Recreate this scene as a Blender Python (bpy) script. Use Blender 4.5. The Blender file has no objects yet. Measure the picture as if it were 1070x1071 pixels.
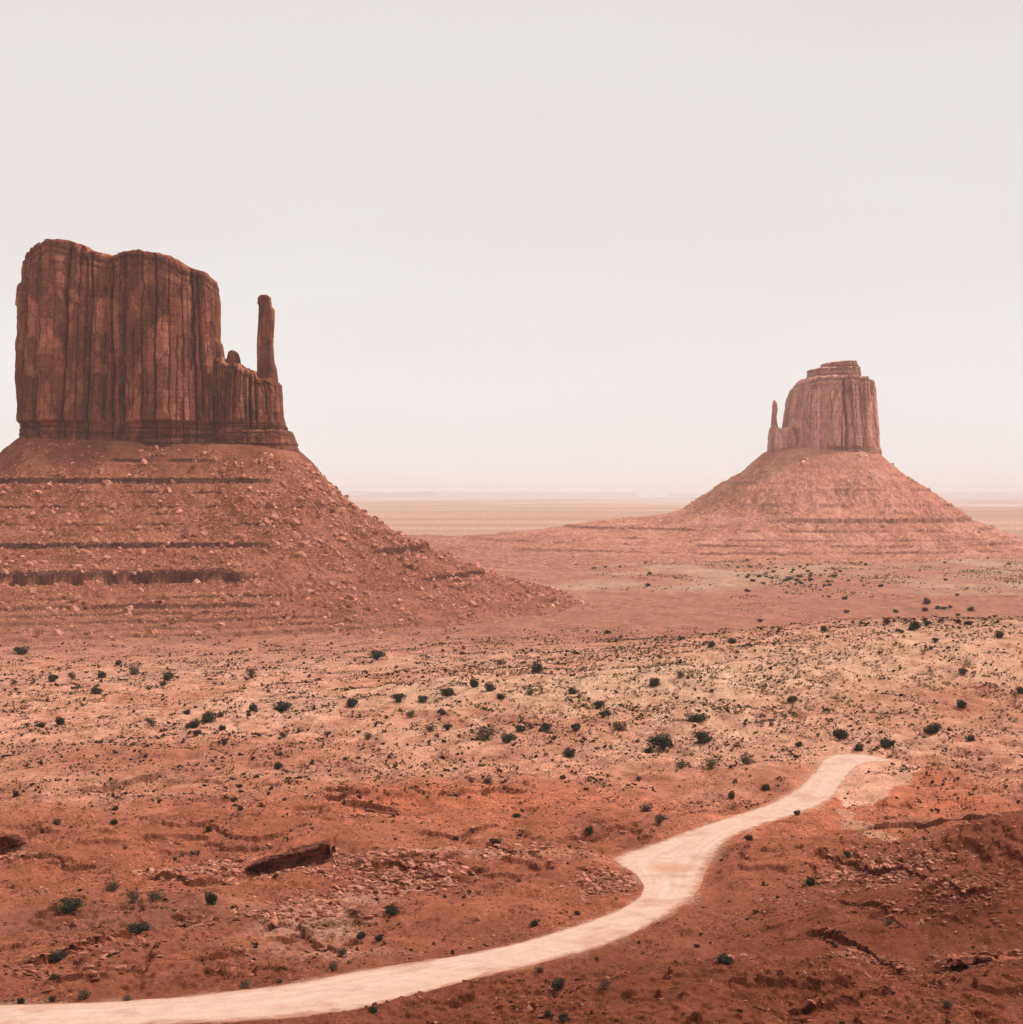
import bpy, math
import numpy as np
from mathutils import Matrix, Euler

# ------------------------------------------------------------------ camera, world, sun, exposure
EYE = 112.0            # camera height above the valley floor (m)
F, CX, HY = 1500.0, 535.0, 517.0   # focal length, centre column, horizon row for a 1070 px wide picture
scene = bpy.context.scene
COL = scene.collection
cam_data = bpy.data.cameras.new("camera")
cam = bpy.data.objects.new("camera", cam_data)
COL.objects.link(cam)
cam.location = (0, 0, EYE)
cam.rotation_euler = (math.radians(90), 0, 0)
cam_data.sensor_width = 36
cam_data.lens = F / 1071 * 36
cam_data.shift_y = -(535.5 - HY) / 1071
cam_data.clip_start = 0.5
cam_data.clip_end = 150000
scene.camera = cam

SUN_ELEV, SUN_AZ = math.radians(50), math.radians(76)     # azimuth clockwise from the view direction (+Y)
world = bpy.data.worlds.new("World")
scene.world = world
world.use_nodes = True
wt = world.node_tree
wt.nodes.clear()
w_out = wt.nodes.new("ShaderNodeOutputWorld")
w_bg = wt.nodes.new("ShaderNodeBackground")
w_bg.inputs["Strength"].default_value = 0.1
sky = wt.nodes.new("ShaderNodeTexSky")
sky.sky_type = 'NISHITA'
sky.sun_disc = False
sky.sun_elevation = SUN_ELEV
sky.sun_rotation = SUN_AZ
sky.dust_density = 4.0
sky.air_density = 1.0
# thin bright overcast spread over the blue sky
w_tc = wt.nodes.new("ShaderNodeTexCoord")
w_map = wt.nodes.new("ShaderNodeMapping")
w_map.inputs["Scale"].default_value = (1.2, 1.2, 6.0)
w_n = wt.nodes.new("ShaderNodeTexNoise")
w_n.inputs["Scale"].default_value = 1.6
w_n.inputs["Detail"].default_value = 6
w_n.inputs["Roughness"].default_value = 0.5
w_r = wt.nodes.new("ShaderNodeValToRGB")
w_r.color_ramp.elements[0].position = 0.3
w_r.color_ramp.elements[0].color = (7.8, 7.2, 7.05, 1)
w_r.color_ramp.elements[1].position = 0.7
w_r.color_ramp.elements[1].color = (8.3, 7.8, 7.65, 1)
w_mix = wt.nodes.new("ShaderNodeMixRGB")
w_mix.inputs[0].default_value = 0.97
w_sep = wt.nodes.new("ShaderNodeSeparateXYZ")
w_g = wt.nodes.new("ShaderNodeValToRGB")
w_g.color_ramp.elements[0].position = 0.0
w_g.color_ramp.elements[0].color = (1.19, 1.235, 1.24, 1)
w_g.color_ramp.elements[1].position = 0.40
w_g.color_ramp.elements[1].color = (.96, .96, .96, 1)
_e = w_g.color_ramp.elements.new(0.13); _e.color = (1.09, 1.11, 1.11, 1)
w_mul = wt.nodes.new("ShaderNodeVectorMath"); w_mul.operation = 'MULTIPLY'
L = wt.links.new
L(w_tc.outputs["Generated"], w_sep.inputs[0])
L(w_sep.outputs["Z"], w_g.inputs["Fac"])
L(w_r.outputs["Color"], w_mul.inputs[0])
L(w_g.outputs["Color"], w_mul.inputs[1])
L(w_tc.outputs["Generated"], w_map.inputs["Vector"])
L(w_map.outputs["Vector"], w_n.inputs["Vector"])
L(w_n.outputs["Fac"], w_r.inputs["Fac"])
L(sky.outputs["Color"], w_mix.inputs[1])
L(w_mul.outputs["Vector"], w_mix.inputs[2])
L(w_mix.outputs["Color"], w_bg.inputs["Color"])
L(w_bg.outputs["Background"], w_out.inputs["Surface"])

sun_data = bpy.data.lights.new("sun", 'SUN')
sun_data.energy = 3.1
sun_data.angle = math.radians(6)
sun_data.color = (1.0, 0.94, 0.86)
sun = bpy.data.objects.new("sun", sun_data)
COL.objects.link(sun)
sun.location = (0, 0, 600)
_d = np.array([math.sin(SUN_AZ) * math.cos(SUN_ELEV), math.cos(SUN_AZ) * math.cos(SUN_ELEV), math.sin(SUN_ELEV)])
from mathutils import Vector
sun.rotation_euler = Vector(_d).to_track_quat('Z', 'Y').to_euler()

scene.view_settings.view_transform = 'Standard'
scene.view_settings.look = 'None'
scene.view_settings.gamma = 1
scene.view_settings.exposure = 0.0
scene.cycles.volume_bounces = 1

# ------------------------------------------------------------------ numeric noise
def _h(ix, iy, seed):
    h = (ix.astype(np.int64) * 374761393 + iy.astype(np.int64) * 668265263 + seed * 2147483647 // 7 + seed * 974634777) & 0xFFFFFFFF
    h = ((h ^ (h >> 13)) * 1274126177) & 0xFFFFFFFF
    h = ((h ^ (h >> 15)) * 2246822519) & 0xFFFFFFFF
    return (h ^ (h >> 16)) & 0xFFFFFFFF

def hf(ix, iy, seed):
    return _h(ix, iy, seed).astype(np.float32) / np.float32(4294967296.0)

def gn(x, y, seed=0):
    """gradient noise, about -1..1"""
    x = np.asarray(x, dtype=np.float64); y = np.asarray(y, dtype=np.float64)
    ix = np.floor(x); iy = np.floor(y)
    fx = (x - ix).astype(np.float32); fy = (y - iy).astype(np.float32)
    ix = ix.astype(np.int64); iy = iy.astype(np.int64)
    u = fx * fx * fx * (fx * (fx * 6 - 15) + 10); v = fy * fy * fy * (fy * (fy * 6 - 15) + 10)
    def g(dx, dy):
        a = hf(ix + dx, iy + dy, seed) * np.float32(6.2831853)
        return np.cos(a) * (fx - dx) + np.sin(a) * (fy - dy)
    a = g(0, 0); b = g(1, 0); c = g(0, 1); d = g(1, 1)
    return 1.5 * ((a + (b - a) * u) * (1 - v) + (c + (d - c) * u) * v)

def fbm(x, y, octv=4, seed=0, gain=0.5, lac=2.03):
    s = 0; a = 1.0; t = 0
    for k in range(octv):
        s = s + a * gn(x, y, seed + k * 17); t += a
        x = x * lac + 13.7; y = y * lac - 7.3; a *= gain
    return s / t * 1.4

def worley(x, y, seed=0, jit=0.9):
    """F1, F2, id of the nearest cell"""
    x = np.asarray(x, dtype=np.float64); y = np.asarray(y, dtype=np.float64)
    ix = np.floor(x).astype(np.int64); iy = np.floor(y).astype(np.int64)
    f1 = np.full(x.shape, 9.0, np.float32); f2 = f1.copy(); idn = np.zeros(x.shape, np.float32)
    for dx in (-1, 0, 1):
        for dy in (-1, 0, 1):
            cx = ix + dx; cy = iy + dy
            px = cx + 0.5 + (hf(cx, cy, seed) - 0.5) * jit
            py = cy + 0.5 + (hf(cx, cy, seed + 5) - 0.5) * jit
            d = np.hypot(px - x, py - y).astype(np.float32)
            near = d < f1
            f2 = np.where(near, f1, np.minimum(f2, d))
            idn = np.where(near, hf(cx, cy, seed + 9), idn)
            f1 = np.where(near, d, f1)
    return f1, f2, idn

def columns(U, Z, w, zs, seed):
    """upright slabs of rock: offset of each slab -1..1 and a groove where two meet"""
    q = U / w + .55 * gn(U / (w * 2.7), U * 0 + .37, seed) + .10 * gn(U / w, Z / (zs * .35), seed + 1)
    c = np.floor(q).astype(np.int64); f = q - c
    zero = np.zeros_like(c)
    p = Z / zs + 9 * hf(c, zero, seed + 2) + .12 * gn(U / (w * .5), Z / zs, seed + 3) + .25 * (f - .5) * (hf(c, zero, seed + 6) - .5) * 4
    r = np.floor(p).astype(np.int64); g = p - r
    off = 1.3 * (hf(c, zero, seed + 4) - .5) + 1.1 * (hf(c, r, seed + 5) - .5)
    zq = (r + .5 - 9 * hf(c, zero, seed + 2)) * zs
    e = np.minimum(f, 1 - f)
    side = np.where(f < .5, c, c + 1)
    dep = hf(side, zero, seed + 7) ** 1.5
    groove = np.exp(-(e * w / (.055 * w + .25)) ** 2) * dep
    lip = np.exp(-((1 - g) * zs / (.03 * zs + .2)) ** 2) * .5
    tiltf = (f - .5) * (hf(c, r // 2, seed + 8) - .5) * (4.6 if w > 8 else 1.2)
    return off + tiltf, groove, lip, hf(c, r, seed + 9), zq

def sst(a, b, x):
    t = np.clip((x - a) / (b - a), 0, 1)
    return t * t * (3 - 2 * t)

def terrace(z, levels, masks=None, face=None):
    """steep faces at the given heights: (level, half height, power); face collects where bare, shade-painted rock shows"""
    z_in = z
    for q, lev in enumerate(levels):
        lv, w, p = lev[:3]
        t = (z_in - lv) / w
        at_ = np.abs(t)
        inside = at_ < 1
        m = 1.0 if masks is None else masks[q]
        pp = 1 - (1 - p) * m
        zz = lv + w * np.sign(t) * np.power(np.clip(at_, 1e-6, 1), pp)
        z = np.where(inside, zz, z)
        if face is not None:
            np.maximum(face, sst(.40, .14, at_ + .22 * (1 - m)) * sst(.3, .9, m), out=face)
    return z

# ------------------------------------------------------------------ mesh and material helpers
def link(o, parent=None):
    COL.objects.link(o)
    if parent is not None:
        o.parent = parent
    return o

def tag(o, label=None, cat=None, group=None, kind=None):
    if label: o["label"] = label
    if cat: o["category"] = cat
    if group: o["group"] = group
    if kind: o["kind"] = kind
    return o

def mesh_np(name, V, Fc, mat, col=None, smooth=False):
    me = bpy.data.meshes.new(name)
    V = np.ascontiguousarray(V, dtype=np.float32); Fc = np.ascontiguousarray(Fc, dtype=np.int32)
    n, k = Fc.shape
    me.vertices.add(len(V)); me.vertices.foreach_set("co", V.ravel())
    me.loops.add(n * k); me.loops.foreach_set("vertex_index", Fc.ravel())
    me.polygons.add(n)
    me.polygons.foreach_set("loop_start", np.arange(0, n * k, k, dtype=np.int32))
    me.polygons.foreach_set("loop_total", np.full(n, k, dtype=np.int32))
    me.polygons.foreach_set("use_smooth", np.full(n, smooth, dtype=bool))
    if col is not None:
        a = me.color_attributes.new("Col", 'FLOAT_COLOR', 'POINT')
        c4 = np.ones((len(V), 4), np.float32); c4[:, :3] = col
        a.data.foreach_set("color", c4.ravel())
    me.materials.append(mat)
    me.update(calc_edges=True)
    return me

def grid_faces(nr, nc, wrap=False):
    r = np.arange(nr - 1)[:, None]
    c = np.arange(nc if wrap else nc - 1)[None, :]
    c2 = (c + 1) % nc
    a = r * nc + c; b = r * nc + c2; d = (r + 1) * nc + c; e = (r + 1) * nc + c2
    return np.stack([a + 0 * b, b + 0 * a, e, d], -1).reshape(-1, 4)

def new_mat(name):
    m = bpy.data.materials.new(name); m.use_nodes = True
    nt = m.node_tree
    return m, nt, nt.nodes["Principled BSDF"]

def rock_mat(name, scales, bump, bdist, contrast=0.35, rough=0.95, stretch=(1, 1, 1), tint=(1, 1, 1)):
    """vertex colour of the real surface, broken up by noise; fine bump"""
    m, nt, b = new_mat(name)
    b.inputs["Roughness"].default_value = rough
    b.inputs["Specular IOR Level"].default_value = 0.03
    at = nt.nodes.new("ShaderNodeVertexColor"); at.layer_name = "Col"
    tc = nt.nodes.new("ShaderNodeTexCoord")
    mp = nt.nodes.new("ShaderNodeMapping"); mp.inputs["Scale"].default_value = stretch
    nt.links.new(tc.outputs["Object"], mp.inputs["Vector"])
    col = at.outputs["Color"]; hsum = None
    for k, s in enumerate(scales):
        n = nt.nodes.new("ShaderNodeTexNoise")
        n.inputs["Scale"].default_value = s; n.inputs["Detail"].default_value = 5
        n.inputs["Roughness"].default_value = 0.65
        nt.links.new(mp.outputs["Vector"], n.inputs["Vector"])
        mr = nt.nodes.new("ShaderNodeMapRange")
        mr.inputs["From Min"].default_value = 0.28; mr.inputs["From Max"].default_value = 0.72
        mr.inputs["To Min"].default_value = 1 - contrast; mr.inputs["To Max"].default_value = 1 + contrast
        nt.links.new(n.outputs["Fac"], mr.inputs["Value"])
        mu = nt.nodes.new("ShaderNodeVectorMath"); mu.operation = 'SCALE'
        nt.links.new(col, mu.inputs[0]); nt.links.new(mr.outputs["Result"], mu.inputs["Scale"])
        col = mu.outputs["Vector"]
        if hsum is None:
            hsum = n.outputs["Fac"]
        else:
            ad = nt.nodes.new("ShaderNodeMath"); ad.operation = 'ADD'
            nt.links.new(hsum, ad.inputs[0]); nt.links.new(n.outputs["Fac"], ad.inputs[1]); hsum = ad.outputs[0]
    if tint != (1, 1, 1):
        mt = nt.nodes.new("ShaderNodeVectorMath"); mt.operation = 'MULTIPLY'
        mt.inputs[1].default_value = tint
        nt.links.new(col, mt.inputs[0]); col = mt.outputs["Vector"]
    nt.links.new(col, b.inputs["Base Color"])
    bp = nt.nodes.new("ShaderNodeBump"); bp.inputs["Strength"].default_value = bump
    bp.inputs["Distance"].default_value = bdist
    nt.links.new(hsum, bp.inputs["Height"]); nt.links.new(bp.outputs["Normal"], b.inputs["Normal"])
    return m

M_ground = rock_mat("desert_soil", (4.5, 1.1, 0.12), 0.9, 0.5, 0.24)
def add_speckle(m, layers):
    """small stones and litter on the surface: dark and pale cells of a cellular texture"""
    nt = m.node_tree; b = nt.nodes["Principled BSDF"]
    src = b.inputs["Base Color"].links[0].from_socket
    tc = nt.nodes.new("ShaderNodeTexCoord")
    for scale, rad, dark, lite, share in layers:
        v = nt.nodes.new("ShaderNodeTexVoronoi"); v.inputs["Scale"].default_value = scale
        nt.links.new(tc.outputs["Object"], v.inputs["Vector"])
        sh = nt.nodes.new("ShaderNodeMapRange"); sh.inputs["From Min"].default_value = rad; sh.inputs["From Max"].default_value = rad * .75
        nt.links.new(v.outputs["Distance"], sh.inputs["Value"])
        se = nt.nodes.new("ShaderNodeSeparateColor"); nt.links.new(v.outputs["Color"], se.inputs[0])
        rp = nt.nodes.new("ShaderNodeValToRGB"); rp.color_ramp.interpolation = 'CONSTANT'
        e = rp.color_ramp.elements
        e[0].position = 0; e[0].color = (dark, dark * .93, dark * .9, 1)
        e[1].position = share; e[1].color = (1, 1, 1, 1)
        q = e.new(1 - share * .6); q.color = (lite, lite, lite, 1)
        nt.links.new(se.outputs[0], rp.inputs["Fac"])
        n = nt.nodes.new("ShaderNodeTexNoise"); n.inputs["Scale"].default_value = .05; n.inputs["Detail"].default_value = 4
        nt.links.new(tc.outputs["Object"], n.inputs["Vector"])
        nm = nt.nodes.new("ShaderNodeMapRange"); nm.inputs["From Min"].default_value = .40; nm.inputs["From Max"].default_value = .56
        nt.links.new(n.outputs["Fac"], nm.inputs["Value"])
        am = nt.nodes.new("ShaderNodeMath"); am.operation = 'MULTIPLY'
        nt.links.new(sh.outputs[0], am.inputs[0]); nt.links.new(nm.outputs[0], am.inputs[1])
        mx = nt.nodes.new("ShaderNodeMixRGB"); mx.blend_type = 'MULTIPLY'
        nt.links.new(am.outputs[0], mx.inputs[0]); nt.links.new(src, mx.inputs[1]); nt.links.new(rp.outputs["Color"], mx.inputs[2])
        src = mx.outputs["Color"]
    nt.links.new(src, b.inputs["Base Color"])
add_speckle(M_ground, [(2.2, .44, .36, 1.7, .32), (.9, .36, .36, 1.5, .30), (.35, .30, .55, 1.3, .2), (.11, .33, .68, 1.18, .3)])
M_talus = rock_mat("talus_rubble", (0.45, 0.09), 1.0, 2.0, 0.22)
M_cliff = rock_mat("cliff_sandstone", (0.35, 0.08), 0.9, 1.6, 0.26, stretch=(1, 1, 0.35))
M_cliff_far = rock_mat("far_cliff_sandstone", (0.2, 0.05), 0.9, 2.6, 0.24, stretch=(1, 1, 0.35))
M_rock = rock_mat("loose_sandstone", (1.6, 0.4), 0.7, 0.3, 0.28)
M_road = rock_mat("packed_dust", (2.5, 0.35), 0.4, 0.1, 0.12)

def plant_mat(name, c1, c2, scale=0.8):
    m, nt, b = new_mat(name)
    b.inputs["Roughness"].default_value = 0.8
    b.inputs["Specular IOR Level"].default_value = 0.2
    tc = nt.nodes.new("ShaderNodeTexCoord")
    n = nt.nodes.new("ShaderNodeTexNoise"); n.inputs["Scale"].default_value = scale; n.inputs["Detail"].default_value = 4
    r = nt.nodes.new("ShaderNodeValToRGB")
    r.color_ramp.elements[0].position = 0.35; r.color_ramp.elements[0].color = (*c1, 1)
    r.color_ramp.elements[1].position = 0.65; r.color_ramp.elements[1].color = (*c2, 1)
    nt.links.new(tc.outputs["Object"], n.inputs["Vector"]); nt.links.new(n.outputs["Fac"], r.inputs["Fac"])
    nt.links.new(r.outputs["Color"], b.inputs["Base Color"])
    return m

M_jun = plant_mat("juniper_leaf", (0.024, 0.025, 0.015), (0.085, 0.080, 0.048), 1.5)
M_sparse = plant_mat("dry_leaf", (0.07, 0.05, 0.03), (0.15, 0.11, 0.062), 1.5)
M_bark = plant_mat("grey_bark", (0.05, 0.035, 0.028), (0.12, 0.085, 0.065), 4.0)
M_scrub = plant_mat("scrub_leaf", (0.030, 0.022, 0.014), (0.085, 0.06, 0.032), 0.09)
M_grass = plant_mat("dry_grass_blade", (0.24, 0.155, 0.075), (0.46, 0.31, 0.17), 0.15)

# ------------------------------------------------------------------ the lie of the land (all heights relative to the eye)
_pr = np.array([0, 4, 10, 60, 100, 130, 158, 200, 250, 330, 505, 800, 1115, 2845, 8000, 70000.])
_pz = np.array([-2, -2.3, -6, -29, -46, -56.5, -62.5, -68.5, -75.5, -84, -92, -101.5, -108, -112, -112, -113.])
_lr = np.linspace(0, math.log(70001), 4000)
_lz = np.interp(np.exp(_lr) - 1, _pr, _pz)
_k = np.exp(-0.5 * (np.arange(-60, 61) / 22.0) ** 2); _k /= _k.sum()
_lzs = np.convolve(np.pad(_lz, 60, mode='edge'), _k, mode='valid')
_lz = np.where(_lr > 4.4, _lzs, _lz)
def base_z(r):
    return np.interp(np.log1p(r), _lr, _lz)

def gauss(X, Y, cx, cy, sx, sy, rot=0.0):
    c, s = math.cos(rot), math.sin(rot)
    dx = (X - cx) * c + (Y - cy) * s; dy = -(X - cx) * s + (Y - cy) * c
    return np.exp(-0.5 * ((dx / sx) ** 2 + (dy / sy) ** 2))

def G0(X, Y):
    """smooth ground, no relief smaller than the big swells"""
    z = base_z(np.hypot(X, Y))
    z = z + 33 * gauss(X, Y, 275, 800, 165, 125)              # scrub covered swell on the right
    z = z + 5 * gauss(X, Y, 40, 660, 90, 60)
    z = z + 14 * gauss(X, Y, 128, 292, 36, 46)                # red hill beside the camera side of the road
    return z

_DS = np.exp(np.linspace(math.log(60), math.log(60000), 6000))
def at(px, py, fn=G0):
    """a picture point of the ground as world X, Y"""
    a = (px - CX) / F; e = -(py - HY) / F
    g = fn(a * _DS, _DS)
    below = np.where(e * _DS < g)[0]
    i = below[0] if len(below) else len(_DS) - 1
    if i > 0:
        f0 = e * _DS[i - 1] - g[i - 1]; f1 = e * _DS[i] - g[i]
        d = _DS[i - 1] + (_DS[i] - _DS[i - 1]) * f0 / max(f0 - f1, 1e-9)
    else:
        d = _DS[0]
    return a * d, d

def at_list(pts):
    return np.array([at(*p) for p in pts])

def resample(P, step):
    seg = np.hypot(*np.diff(P, axis=0).T); s = np.concatenate([[0], np.cumsum(seg)])
    n = max(2, int(s[-1] / step)); t = np.linspace(0, s[-1], n)
    return np.stack([np.interp(t, s, P[:, 0]), np.interp(t, s, P[:, 1])], 1)

# the road: both edges walked along the valley
ROAD_FAR = [(-60, 1052), (0, 1050), (100, 1048), (200, 1041), (300, 1029), (400, 1010), (480, 999), (550, 984), (610, 965), (650, 950), (670, 937),
            (673, 925), (662, 912), (645, 903), (640, 897), (655, 891), (680, 884), (715, 870), (760, 855), (800, 843), (833, 825), (852, 806), (860, 794), (874, 788), (905, 789)]
ROAD_NEAR = [(-60, 1083), (0, 1079), (100, 1074), (200, 1070), (300, 1064), (370, 1056), (430, 1042), (490, 1024), (560, 1008), (620, 992), (662, 976), (695, 957), (722, 942), (735, 925),
             (738, 912), (745, 898), (752, 886), (768, 873), (800, 861), (850, 846), (872, 834), (884, 815), (896, 802), (912, 797), (940, 796)]
RF, RN = at_list(ROAD_FAR), at_list(ROAD_NEAR)
def _smooth(P, n=260, k=7):
    """resample evenly and soften the corners"""
    seg = np.hypot(*np.diff(P, axis=0).T); s = np.concatenate([[0], np.cumsum(seg)])
    t = np.linspace(0, s[-1], n)
    Q = np.stack([np.interp(t, s, P[:, 0]), np.interp(t, s, P[:, 1])], 1)
    w = np.ones(k) / k
    for c in (0, 1):
        Q[:, c] = np.convolve(np.pad(Q[:, c], k // 2, mode='edge'), w, mode='valid')
    return Q
# the same share of vertices between the same control points on both edges
def _knots(P, per=12):
    out = []
    for i in range(len(P) - 1):
        t = np.arange(per)[:, None] / per
        out.append(P[i] * (1 - t) + P[i + 1] * t)
    Q = np.concatenate(out + [P[-1:]])
    k = 9; w = np.hanning(k + 2)[1:-1]; w /= w.sum()
    for c in (0, 1):
        Q[:, c] = np.convolve(np.pad(Q[:, c], k // 2, mode='edge'), w, mode='valid')
    return Q
RFs, RNs = _knots(RF), _knots(RN)
ROAD_POLY = np.concatenate([RFs, RNs[::-1]])[::3]

def poly_sd(X, Y, P):
    """signed distance to a polygon, negative inside"""
    d = np.full(X.shape, 1e9); ins = np.zeros(X.shape, bool)
    n = len(P)
    for i in range(n):
        ax, ay = P[i]; bx, by = P[(i + 1) % n]
        vx, vy = bx - ax, by - ay; wx, wy = X - ax, Y - ay
        t = np.clip((wx * vx + wy * vy) / max(vx * vx + vy * vy, 1e-9), 0, 1)
        d = np.minimum(d, np.hypot(wx - t * vx, wy - t * vy))
        cond = ((ay > Y) != (by > Y))
        if ay != by:
            xs = ax + (Y - ay) * vx / (by - ay)
            ins ^= cond & (X < xs)
    return np.where(ins, -d, d)

def road_sd(X, Y):
    out = np.full(X.shape, 99.0)
    m = (X > ROAD_POLY[:, 0].min() - 30) & (X < ROAD_POLY[:, 0].max() + 30) & (Y > ROAD_POLY[:, 1].min() - 30) & (Y < ROAD_POLY[:, 1].max() + 30)
    if m.any():
        out[m] = poly_sd(X[m], Y[m], ROAD_POLY)
    return out

# mounds and hollows: picture point, height, half widths across and along the view (m)
MOUNDS = [(436, 1040, 2.9, 9, 5.5), (704, 966, 2.3, 6.5, 5), (800, 898, 3.4, 14, 15), (858, 856, 1.6, 8, 5), (968, 818, 3.6, 20, 11), (1110, 905, 8, 34, 22),
          (1085, 1035, 3.0, 14, 8), (600, 1068, .8, 18, 5), (880, 1050, 1.4, 18, 7), (60, 1000, 2.6, 26, 11), (215, 1005, 1.2, 14, 8), (345, 985, -2.6, 13, 10),
          (330, 930, -2.2, 16, 10), (500, 955, 2.4, 20, 9), (420, 905, 2.6, 12, 9), (560, 905, 1.8, 16, 9), (640, 930, -1.2, 9, 8), (300, 870, 3.0, 15, 12),
          (120, 860, 3.2, 34, 22), (420, 830, 2.8, 30, 20), (560, 850, 2.2, 24, 16), (10, 870, 3.0, 14, 10), (180, 790, 3.2, 44, 32), (380, 760, 2.6, 60, 40),
          (640, 760, 2.5, 50, 36), (880, 870, -2.2, 14, 22), (905, 930, -1.6, 12, 10), (1010, 960, 2.5, 18, 9), (760, 1040, 1.8, 20, 9), (790, 800, 1.2, 18, 14)]
_M = [(*at(px, py), h, sx, sy) for px, py, h, sx, sy in MOUNDS]

# broken rock ledges: picture polyline, height, how far back the bench runs
LEDGES = [([(905, 862), (960, 858), (1010, 857), (1040, 861), (1085, 864)], 1.6, 14), ([(862, 905), (885, 918), (910, 925), (945, 934), (968, 948)], 1.5, 7),
          ([(850, 982), (880, 988), (910, 1002), (938, 1020)], 1.3, 6), ([(985, 1018), (1010, 1012), (1040, 1014), (1090, 1018)], 1.7, 9),
          ([(900, 905), (925, 892), (940, 880)], 0.9, 5), ([(960, 965), (990, 958), (1010, 972), (1040, 962)], 0.9, 5),
          ([(20, 1022), (60, 1016), (100, 1005), (150, 988), (185, 972), (212, 962)], 1.1, 7), ([(30, 1042), (70, 1036), (110, 1030)], 0.8, 4),
          ([(0, 1012), (50, 1000)], 0.7, 5), ([(275, 975), (300, 968), (330, 978), (352, 986)], 1.0, 5),
          ([(160, 915), (200, 922), (245, 918)], 1.2, 6), ([(340, 838), (365, 842), (390, 840)], 1.5, 9),
          ([(70, 828), (120, 822), (170, 815), (200, 812)], 1.2, 11), ([(420, 838), (470, 842), (520, 836), (560, 838)], 1.1, 10),
          ([(180, 793), (230, 792), (270, 786)], 1.0, 12), ([(265, 828), (300, 824), (322, 822)], 0.9, 8), ([(440, 872), (480, 875), (520, 868)], 0.9, 7),
          ([(510, 888), (545, 898), (570, 905)], 1.0, 6), ([(655, 905), (640, 915), (665, 930)], 0.7, 4), ([(700, 915), (735, 952)], 0.2, 3),
          ([(412, 1016), (440, 1011), (466, 1014)], 0.9, 5), ([(690, 862), (740, 845), (790, 836)], 0.6, 5), ([(820, 898), (860, 893), (890, 897)], 0.5, 5),
          ([(1020, 800), (1060, 806), (1090, 806)], 1.0, 10), ([(930, 802), (955, 800), (985, 797)], 0.9, 8), ([(0, 735), (60, 742), (120, 738)], 0.8, 16),
          ([(460, 700), (540, 706), (600, 704)], 1.1, 22), ([(560, 750), (620, 738), (700, 722)], 0.8, 14), ([(880, 957), (915, 965), (950, 985)], 0.8, 5),
          ([(0, 905), (40, 898), (75, 900)], 0.9, 8), ([(600, 880), (640, 872), (680, 866)], 0.6, 6), ([(60, 965), (110, 958), (150, 950)], 0.5, 6)]
LEDGES += [([(272, 906), (285, 905), (315, 901), (346, 896)], 3.4, 16, 1.5), ([(356, 851), (375, 852), (400, 855), (420, 857)], 1.4, 14, 2), ([(-40, 889), (0, 893), (18, 890), (27, 888)], 3.4, 13, 1.5),
           ([(337, 834), (372, 840), (388, 840)], .9, 12, 2), ([(985, 1017), (1005, 1016), (1030, 1017), (1050, 1019), (1090, 1017)], 1.2, 8, 2)]
_L = [(at_list(q[0]), q[1] * (1 if len(q) > 3 else .95), q[2], q[3] if len(q) > 3 else None) for q in LEDGES]

def ledge_field(X, Y, P, h, back, warp, endl=None):
    x0, x1 = P[:, 0].min() - back * 3, P[:, 0].max() + back * 3
    y0, y1 = P[:, 1].min() - back, P[:, 1].max() + back * 4
    m = (X > x0) & (X < x1) & (Y > y0) & (Y < y1)
    out = np.zeros(X.shape)
    if not m.any():
        return out
    x, y = X[m], Y[m]
    # signed height over the line: how far behind it (away from the camera) a point lies
    xs, ys = P[:, 0], P[:, 1]
    o = np.argsort(xs)
    yl = np.interp(x, xs[o], ys[o])
    s = y - yl + warp[m]
    L_ = x1 - x0 - back * 6
    e = np.minimum(x - xs.min(), xs.max() - x)
    ends = sst(-back * 0.6, back * 0.5, e) if endl is None else sst(0, endl, e)
    step = sst(-0.18, 0.35, s)
    v = h * step * np.exp(-np.clip(s, 0, None) / back) * ends
    v -= 0.35 * h * np.exp(-np.clip(-s, 0, None) / (back * .35)) * (1 - step) * ends
    out[m] = v
    return out

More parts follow.
